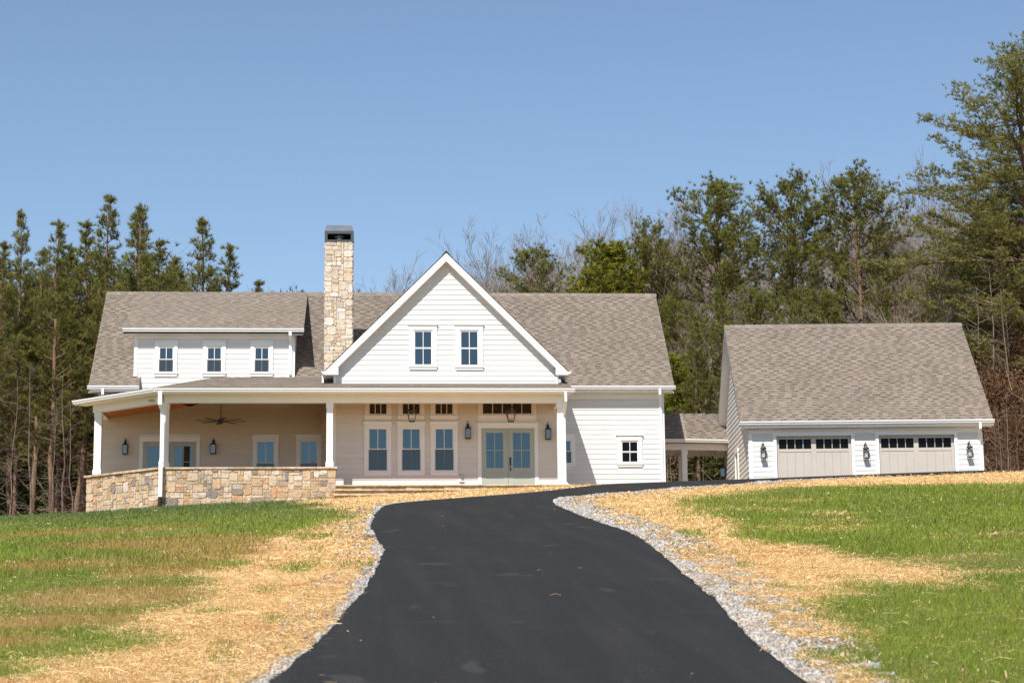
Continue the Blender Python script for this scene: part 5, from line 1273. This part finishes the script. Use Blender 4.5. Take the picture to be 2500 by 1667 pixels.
def pole_proto(seed, H):
    R = np.random.default_rng(seed); tr = Limbs(); tw = Limbs(); zz = np.linspace(-.4, H, 9); x = np.cumsum(R.normal(0, .07, 9)); y = np.cumsum(R.normal(0, .07, 9)); P = np.column_stack([x, y, zz])
    tr.add(P, np.linspace(.055, .010, 9), 6)
    for _ in range(30):
        z = R.uniform(.18, .98)*H; p = np.array([np.interp(z, zz, x), np.interp(z, zz, y), z]); a = R.uniform(0, 6.28); L_ = R.uniform(.5, 1.7)*(1.15-z/H*.6); d = np.array([math.cos(a), math.sin(a), R.uniform(.1, .9)]); d /= np.linalg.norm(d)
        e = p+d*L_+[0, 0, R.uniform(-.1, .25)]; tw.add([p, (p+e)/2+R.normal(0, .05, 3), e], [.014, .009, .005], 3)
        for q in range(3): t2 = rot_about(d, R.uniform(.4, 1.1), R.uniform(0, 6.28)); b = p+(e-p)*R.uniform(.4, 1.); tw.add([b, b+t2*L_*.35], [.007, .004], 3)
    return tr.mesh('trunk', bark_d), tw.mesh('branches', bark_d), None, H
def shrub_proto(seed, Hs, col, leaves=5200, w=1.3, leafy=True):
    R = np.random.default_rng(seed); tw = Limbs()
    for i in range(34):
        a = R.uniform(0, 6.28); q = [np.array([R.normal(0, .25), R.normal(0, .25), -.2])]; d = np.array([math.cos(a)*.4, math.sin(a)*.4, 1.])
        for j in range(5): d = d+R.normal(0, .16, 3); d /= np.linalg.norm(d); q.append(q[-1]+d*Hs*R.uniform(.7, 1.0)/5)
        tw.add(q, np.linspace(.03, .007, 6), 3)
        for j in range(4): td = rot_about(d, R.uniform(.4, 1.2), R.uniform(0, 6.28)); p = q[R.integers(2, 6)]; tw.add([p, p+td*.5, p+td*1.0+[0, 0, .1]], [.012, .008, .004], 3)
    cen = np.column_stack([R.normal(0, w*.42, 46), R.normal(0, w*.42, 46), R.uniform(.12, 1.0, 46)*Hs]); cen[:, :2] *= (1.15-cen[:, 2:3]/Hs*.75)
    ci = R.integers(0, 46, leaves); P = cen[ci]+R.normal(0, .24+Hs*.03, (leaves, 3)); D_ = R.normal(0, 1, (leaves, 3)); tone = R.uniform(.6, 1.5, (46, 1))[ci]
    V, F, c = needle_mesh(P, D_, R, 3, .13, .028, np.array([col])*tone*R.uniform(.8, 1.2, (leaves, 1)), spread=(.2, 1.5))
    return None, tw.mesh('branches', bark_g), fast_mesh('foliage', V, F, 3, leafm, c), Hs
protos = dict(
 young=[pine_proto(100+i, 16, 'young') for i in range(4)],
 old=[pine_proto(200+i, 17, 'old') for i in range(3)],
 white=[pine_proto(301, 22, 'white')],
 cedar=[pine_proto(400+i, 9, 'cedar') for i in range(2)],
 bare=[bare_proto(500+i, 13, sp, tw_) for i, (sp, tw_) in enumerate(((.42, 1.), (.5, 1.05), (.36, 1.), (.45, .95)))],
 sapling=[pole_proto(520+i, 8) for i in range(3)],
 shrub=[shrub_proto(600, 3.0, (.065, .085, .024)), shrub_proto(601, 3.4, (.10, .105, .03), 4200)],
 russet=[shrub_proto(610, 2.6, (.24, .11, .05), 3000, 1.2), shrub_proto(611, 2.2, (.20, .12, .07), 2200, 1.1)],
 tallrusset=[shrub_proto(612, 6.5, (.20, .105, .05), 6500, 2.0)],
)
def tree(kind, i, x, y, H, label, cat, group=None, rz=None, fat=1.0, name=None):
    """one tree of its own: an Empty at its foot over trunk, branches and crown"""
    pt = protos[kind]; tr_, br_, cr_, H0 = pt[i % len(pt)]
    g = float(tz(x, y)); s = H/H0
    t = thing(name or {'young': 'pine_tree', 'old': 'pine_tree', 'white': 'white_pine_tree', 'cedar': 'cedar_tree', 'bare': 'bare_tree', 'sapling': 'bare_sapling', 'shrub': 'shrub', 'russet': 'shrub', 'tallrusset': 'shrub'}[kind], (x, y, g-.1), label, cat, group, world=False)
    t.rotation_euler.z = RNG.uniform(0, 6.28) if rz is None else rz; t.scale = (s*fat, s*fat, s)
    if tr_: place('trunk', tr_, t)
    place('branches', br_, t)
    if cr_: place('crown' if kind not in ('shrub', 'russet', 'tallrusset') else 'foliage', cr_, t)
    return t
def tree_px(kind, i, px, ytop, Y, label, cat='tree', group=None, **k):
    d = ray(px, ytop); x = d.x/d.y*Y; z = d.z/d.y*Y; return tree(kind, i, x, Y, z-float(tz(x, Y)), label, cat, group, **k)
GP = 'young pines left of the house'
LP = [(11, 585, 84, 'young pine cut by the left edge of the picture', 1.1), (59, 510, 86, 'slim pointed young pine, second from the left edge', .75), (145, 530, 85, 'pointed young pine left of the tallest one, tip standing clear', 1.0), (208, 538, 88, 'dense young pine between the leaning tips left of the house roof', 1.05),
 (263, 472, 86, 'tallest young pine above the left end of the house roof', .95), (344, 497, 89, 'young pine just right of the tallest one, with a narrow tip', .9), (324, 512, 94, 'young pine tucked behind the tall pair above the left roof end', .9), (386, 577, 87, 'round-shouldered young pine above the dormer left end', 1.1), (444, 657, 90, 'low young pine top peeping over the dormer roof', 1.1),
 (502, 530, 88, 'young pine standing alone above the middle of the dormer roof', 1.05), (555, 588, 90, 'lower young pine leaning on the lone one above the dormer', 1.1), (622, 680, 92, 'small pine tip above the dormer near the chimney', 1.0), (738, 705, 96, 'tiny pine tip just above the roof ridge left of the chimney', .8), (100, 600, 92, 'shadowed young pine behind the slim left ones', 1.1), (180, 590, 94, 'half hidden young pine in the second row left of the house', 1.1)]
for i, (px, yt, Y, lb, ft) in enumerate(LP): tree_px('young', i, px, yt, Y, lb, group=GP, fat=ft)
for i in range(34):
    px = -190+i*23+RNG.uniform(-9, 9); Y = RNG.uniform(93, 116); yt = 640+RNG.uniform(-25, 60) if px < 480 else 735
    if px > 560: break
    tree_px('young', i+1, px, yt, Y, 'dark young pine in the crowded rows deep in the left wood', group='pines deep in the left wood', fat=1.15)
for i, (px, Y, yt) in enumerate(((8, 83, 800), (46, 82.5, 920), (84, 82.5, 880), (122, 81.5, 960), (152, 83, 900), (188, 81.5, 980))):
    tree_px('sapling', i, px, yt, Y, 'thin bare sapling at the dark edge of the left wood', group='bare saplings at the edge of the left wood')
tree_px('old', 0, 1302, 597, 100, 'round dark pine with pale bare limbs above the roof right of the gable', fat=.95)
tree_px('cedar', 0, 1484, 588, 96, 'dense bright green cedar with a pointed top over the roof right end', group='green cedars behind the house', fat=1.15)
tree_px('cedar', 1, 1425, 690, 99, 'lower green cedar left of the pointed one behind the roof', group='green cedars behind the house', fat=1.3)
tree_px('old', 1, 1585, 532, 97, 'thin olive pine mixed with bare twigs beside the roof right end', fat=.8)
tree_px('old', 0, 1737, 432, 96, 'first of the three big pines above the gap between house and garage', fat=1.15, rz=.5)
tree_px('old', 1, 1924, 418, 94, 'middle one of the three big pines, above the garage left half', fat=1.05, rz=2.0)
tree_px('old', 2, 2084, 414, 93, 'third big pine, spreading above the garage roof middle', fat=1.15, rz=3.9)
tree_px('white', 0, 2466, 118, 86, 'very tall white pine with long level boughs at the right edge', fat=1.12, rz=1.1, name='white_pine_tree')
tree_px('white', 0, 2425, 470, 90, 'shorter white pine filling in below the tall one at the right edge', fat=1.1, rz=4.6, name='white_pine_tree')
tree_px('white', 0, 2580, 250, 90, 'white pine mostly cut off by the right edge behind the tallest', fat=1.1, rz=3.2, name='white_pine_tree')
for i, (px, yt, Y, k, lb) in enumerate(((1655, 720, 90, 'old', 'lower pine filling in below the first big pine'), (1835, 690, 92, 'old', 'lower pine between the first and middle big pines'), (2000, 700, 90, 'old', 'lower pine between the middle and third big pines'), (2170, 700, 91, 'old', 'lower olive pine behind the garage roof right part'), (1700, 780, 84, 'young', 'bright young pine rising behind the walkway by the garage'), (1760, 700, 85, 'young', 'bright young pine at the garage left rake'), (1640, 860, 86, 'cedar', 'small dark evergreen beside the house right corner'), (2330, 600, 93, 'old', 'shaded pine under the white pine boughs'), (2430, 700, 90, 'old', 'deep shaded pine at the right edge of the wood'), (1560, 700, 100, 'old', 'olive pine just showing over the main ridge right end'),(2480, 560, 92, 'old', 'dark pine low behind the white pine trunk'))):
    tree_px(k, i, px, yt, Y, lb, group='lower evergreens behind the garage', fat=1.1)
BT = [(987, 681, 108), (1195, 624, 104), (1160, 650, 112), (1240, 640, 110), (1345, 590, 108), (1386, 551, 104), (1421, 548, 107), (1472, 551, 110), (1531, 535, 106), (1588, 514, 108), (1520, 600, 98), (1610, 560, 99), (1640, 540, 110), (1850, 560, 104), (2010, 520, 106), (2178, 402, 98), (2212, 398, 100), (2245, 415, 102), (2275, 450, 97), (2310, 470, 99), (2345, 480, 103), (2380, 470, 98), (2420, 480, 101), (2200, 560, 94), (2260, 590, 92), (1690, 700, 88), (2390, 620, 90), (2345, 560, 100), (2190, 480, 99), (2235, 500, 103), (2300, 520, 101), (2160, 560, 98), (2130, 610, 103), (2220, 690, 84), (2290, 660, 86), (1110, 690, 109), (1290, 560, 114), (1450, 600, 100), (1175, 640, 116), (1215, 628, 113), (1265, 600, 118), (1325, 575, 117), (1365, 590, 119), (1405, 585, 116), (1500, 560, 118), (1555, 545, 116), (1625, 520, 115), (1680, 560, 113), (1830, 500, 112), (1975, 520, 112), (2150, 470, 113), (2225, 440, 110), (2260, 470, 114), (2330, 470, 112)]
BL = {0: 'small bare tree tip just left of the gable peak', 5: 'bare tree with a forked top right of the gable', 9: 'tall bare tree over the house roof right end', 15: 'tallest bare crown left of the white pine', 28: 'pale-barked bare tree just right of the garage roof', 29: 'bare tree with pale trunk beside the garage wall'}
for i, (px, yt, Y) in enumerate(BT):
    tree_px('bare', i, px, yt, Y, BL.get(i, 'leafless grey-brown tree in the wood behind the house and garage'), group=None if i in BL else 'bare trees in the wood behind', fat=1.0+.2*RNG.random())
for i, (px, yt, Y) in enumerate(((2400, 640, 82), (2440, 700, 80), (2470, 620, 83), (2372, 700, 84), (2435, 980, 74), (2455, 930, 75), (2478, 1000, 76), (2498, 960, 74), (2420, 1010, 77), (2515, 900, 78), (1640, 1000, 82), (1715, 980, 84), (2465, 1050, 73), (2440, 860, 80))):
    tree_px('sapling', i, px, yt, Y, 'thin pale sapling at the edge of the right wood', group='saplings at the edge of the right wood')
SH = [(40, 1140, 104, 'shrub'), (110, 1120, 106, 'shrub'), (165, 1130, 102, 'shrub'), (205, 1110, 105, 'shrub'), (75, 1150, 108, 'shrub'), (1640, 1120, 86, 'russet'), (1700, 1095, 88, 'shrub'), (1745, 1075, 85, 'shrub'), (1600, 1080, 92, 'russet'), (1665, 1060, 95, 'shrub'), (1720, 1010, 96, 'shrub'), (1770, 1040, 92, 'shrub'), (1630, 1000, 98, 'russet'), (1690, 960, 100, 'shrub'), (2440, 1100, 84, 'russet'), (2490, 1080, 82, 'shrub'), (2450, 920, 80, 'tallrusset'), (2492, 830, 83, 'tallrusset'), (2468, 1010, 78, 'tallrusset'), (2510, 900, 86, 'tallrusset'), (2510, 1020, 84, 'russet'), (2560, 1000, 88, 'shrub')]
for i, (px, yt, Y, k) in enumerate(SH):
    lb = 'dark shrub low among the trunks of the left wood' if px < 400 else ('russet-leaved undergrowth shrub at the foot of the right wood' if px > 2000 else 'brown-leaved shrub seen through the walkway opening') if 'russet' in k else ('green undergrowth shrub at the foot of the right wood' if px > 2000 else 'green bushy shrub behind the covered walkway')
    tree_px(k, i, px, yt, Y, lb, 'shrub', group='dark shrubs deep in the left wood' if px < 400 else 'undergrowth shrubs behind the buildings' if px < 2000 else 'undergrowth shrubs right of the garage', fat=1.3)
from collections import defaultdict
def landmark(px):
    for hi_, nm in ((70, 'by the left edge'), (235, 'left of the house'), (480, 'behind the dormer'), (760, 'behind the roof left of the chimney'), (1090, 'between the chimney and the gable peak'), (1330, 'over the roof just right of the gable'), (1480, 'over the middle of the right roof'), (1610, 'over the right end of the main roof'), (1760, 'above the gap between house and garage'), (1960, 'above the left half of the garage roof'), (2160, 'above the middle of the garage roof'), (2330, 'above the right end of the garage roof'), (2440, 'just right of the garage')):
        if px < hi_: return nm
    return 'at the right edge'
ORD = ['leftmost', 'second from left', 'third from left', 'fourth from left', 'fifth from left', 'sixth from left', 'seventh from left', 'eighth from left', 'ninth from left', 'tenth from left', 'eleventh from left', 'twelfth from left', 'thirteenth from left', 'fourteenth from left', 'fifteenth from left', 'sixteenth from left', 'seventeenth from left', 'eighteenth from left', 'nineteenth from left', 'twentieth from left']
bylab = defaultdict(list)
for o in bpy.data.objects:
    if o.parent is None and o.get('group') and o.get('category') in ('tree', 'shrub'): bylab[o['label']].append(o)
SHORT = {'dark shrub low among the trunks of the left wood': 'dark low shrub among the trunks', 'leafless grey-brown tree in the wood behind the house and garage': 'leafless grey-brown tree', 'dark young pine in the crowded rows deep in the left wood': 'dark crowded young pine', 'thin bare sapling at the dark edge of the left wood': 'thin bare sapling',
 'thin pale sapling at the edge of the right wood': 'thin pale sapling', 'russet-leaved undergrowth shrub at the foot of the right wood': 'russet-leaved shrub', 'brown-leaved shrub seen through the walkway opening': 'brown-leaved shrub low', 'green undergrowth shrub at the foot of the right wood': 'green low shrub', 'green bushy shrub behind the covered walkway': 'green bushy shrub low'}
for lb, os_ in bylab.items():
    if len(os_) < 2: continue
    sub = defaultdict(list)
    for o in os_: sub[landmark(o.location.x/o.location.y*4930+905)].append(o)
    for nm, ol in sub.items():
        ol.sort(key=lambda o: o.location.x/o.location.y)
        for i, o in enumerate(ol): o['label'] = SHORT.get(lb, lb)+' '+nm+('' if len(ol) == 1 else ', '+ORD[min(i, 19)]+' there')
# the far wood: a mass of trunks, twigs and dark foliage nobody could count
R = np.random.default_rng(77); fw = Limbs(); Pn = []; Dn_ = []
def far_tree(x, y, H, ever):
    g = float(tz(x, y)); q = [np.array([x, y, g])]; d = np.array([0, 0, 1.])
    for i in range(4): d = d+R.normal(0, .05, 3); d /= np.linalg.norm(d); q.append(q[-1]+d*H/4)
    fw.add(q, np.linspace(.13, .02, 5), 4)
    for b in range(22):
        s = R.uniform(.15, 1); k = s*4; i0 = min(int(k), 3); p = q[i0]+(q[i0+1]-q[i0])*(k-i0); td = rot_about(np.array([0, 0, 1.]), R.uniform(.35, 1.1), R.uniform(0, 6.28)); L_ = H*.2*R.uniform(.5, 1.1)*(1.2-s*.6); e = p+td*L_+[0, 0, L_*.2]
        fw.add([p, (p+e)/2, e], [.035, .02, .009], 3)
        for c in range(5):
            t = R.uniform(.3, 1); pp = p+(e-p)*t; t2 = rot_about(td, R.uniform(.3, 1.), R.uniform(0, 6.28)); fw.add([pp, pp+t2*L_*.35+[0, 0, .1]], [.012, .007], 3)
        if ever:
            for c in range(9): Pn.append(p+(e-p)*R.uniform(.25, 1.1)+R.normal(0, .3, 3)); Dn_.append(td+np.array([0, 0, .4]))
for i in range(210):
    y = R.uniform(112, 138); px = R.uniform(-260, 2760); x = (px-905)/4930*y
    side = 600 if 1500 < px < 2760 else (700 if px > 1000 else (735 if px > 500 else 690)); ev = R.random() < (.85 if px < 600 else .35)
    zt = (1723.8-(side+R.uniform(0, 90)))/4930*y; far_tree(x, y, max(5, zt-float(tz(x, y))), ev)
# low dense layer
for i in range(14000):
    y = R.uniform(104, 128); px = R.uniform(-260, 2760) if i % 3 else R.uniform(-150, 480); x = (px-905)/4930*y; z = float(tz(x, y))+R.uniform(0, 1)**1.3*(9 if px < 700 else 6.5)
    Pn.append((x, y, z)); Dn_.append(R.normal(0, 1, 3))
Pn = np.array(Pn); Dn_ = np.array(Dn_); n = len(Pn)
o = place('forest_trunks', fw.mesh('forest_trunks', bark_g)); tag(o, kind='stuff')
col = np.array([[.055, .068, .024]])*R.uniform(.5, 1.4, (n, 1)); col = np.where(R.random((n, 1)) < .25, np.array([[.12, .085, .05]]), col)
V, F, c = needle_mesh(Pn, Dn_, R, 8, .42, .03, col, spread=(.1, 1.6)); joined('forest_foliage', V, F, 3, needle, c)
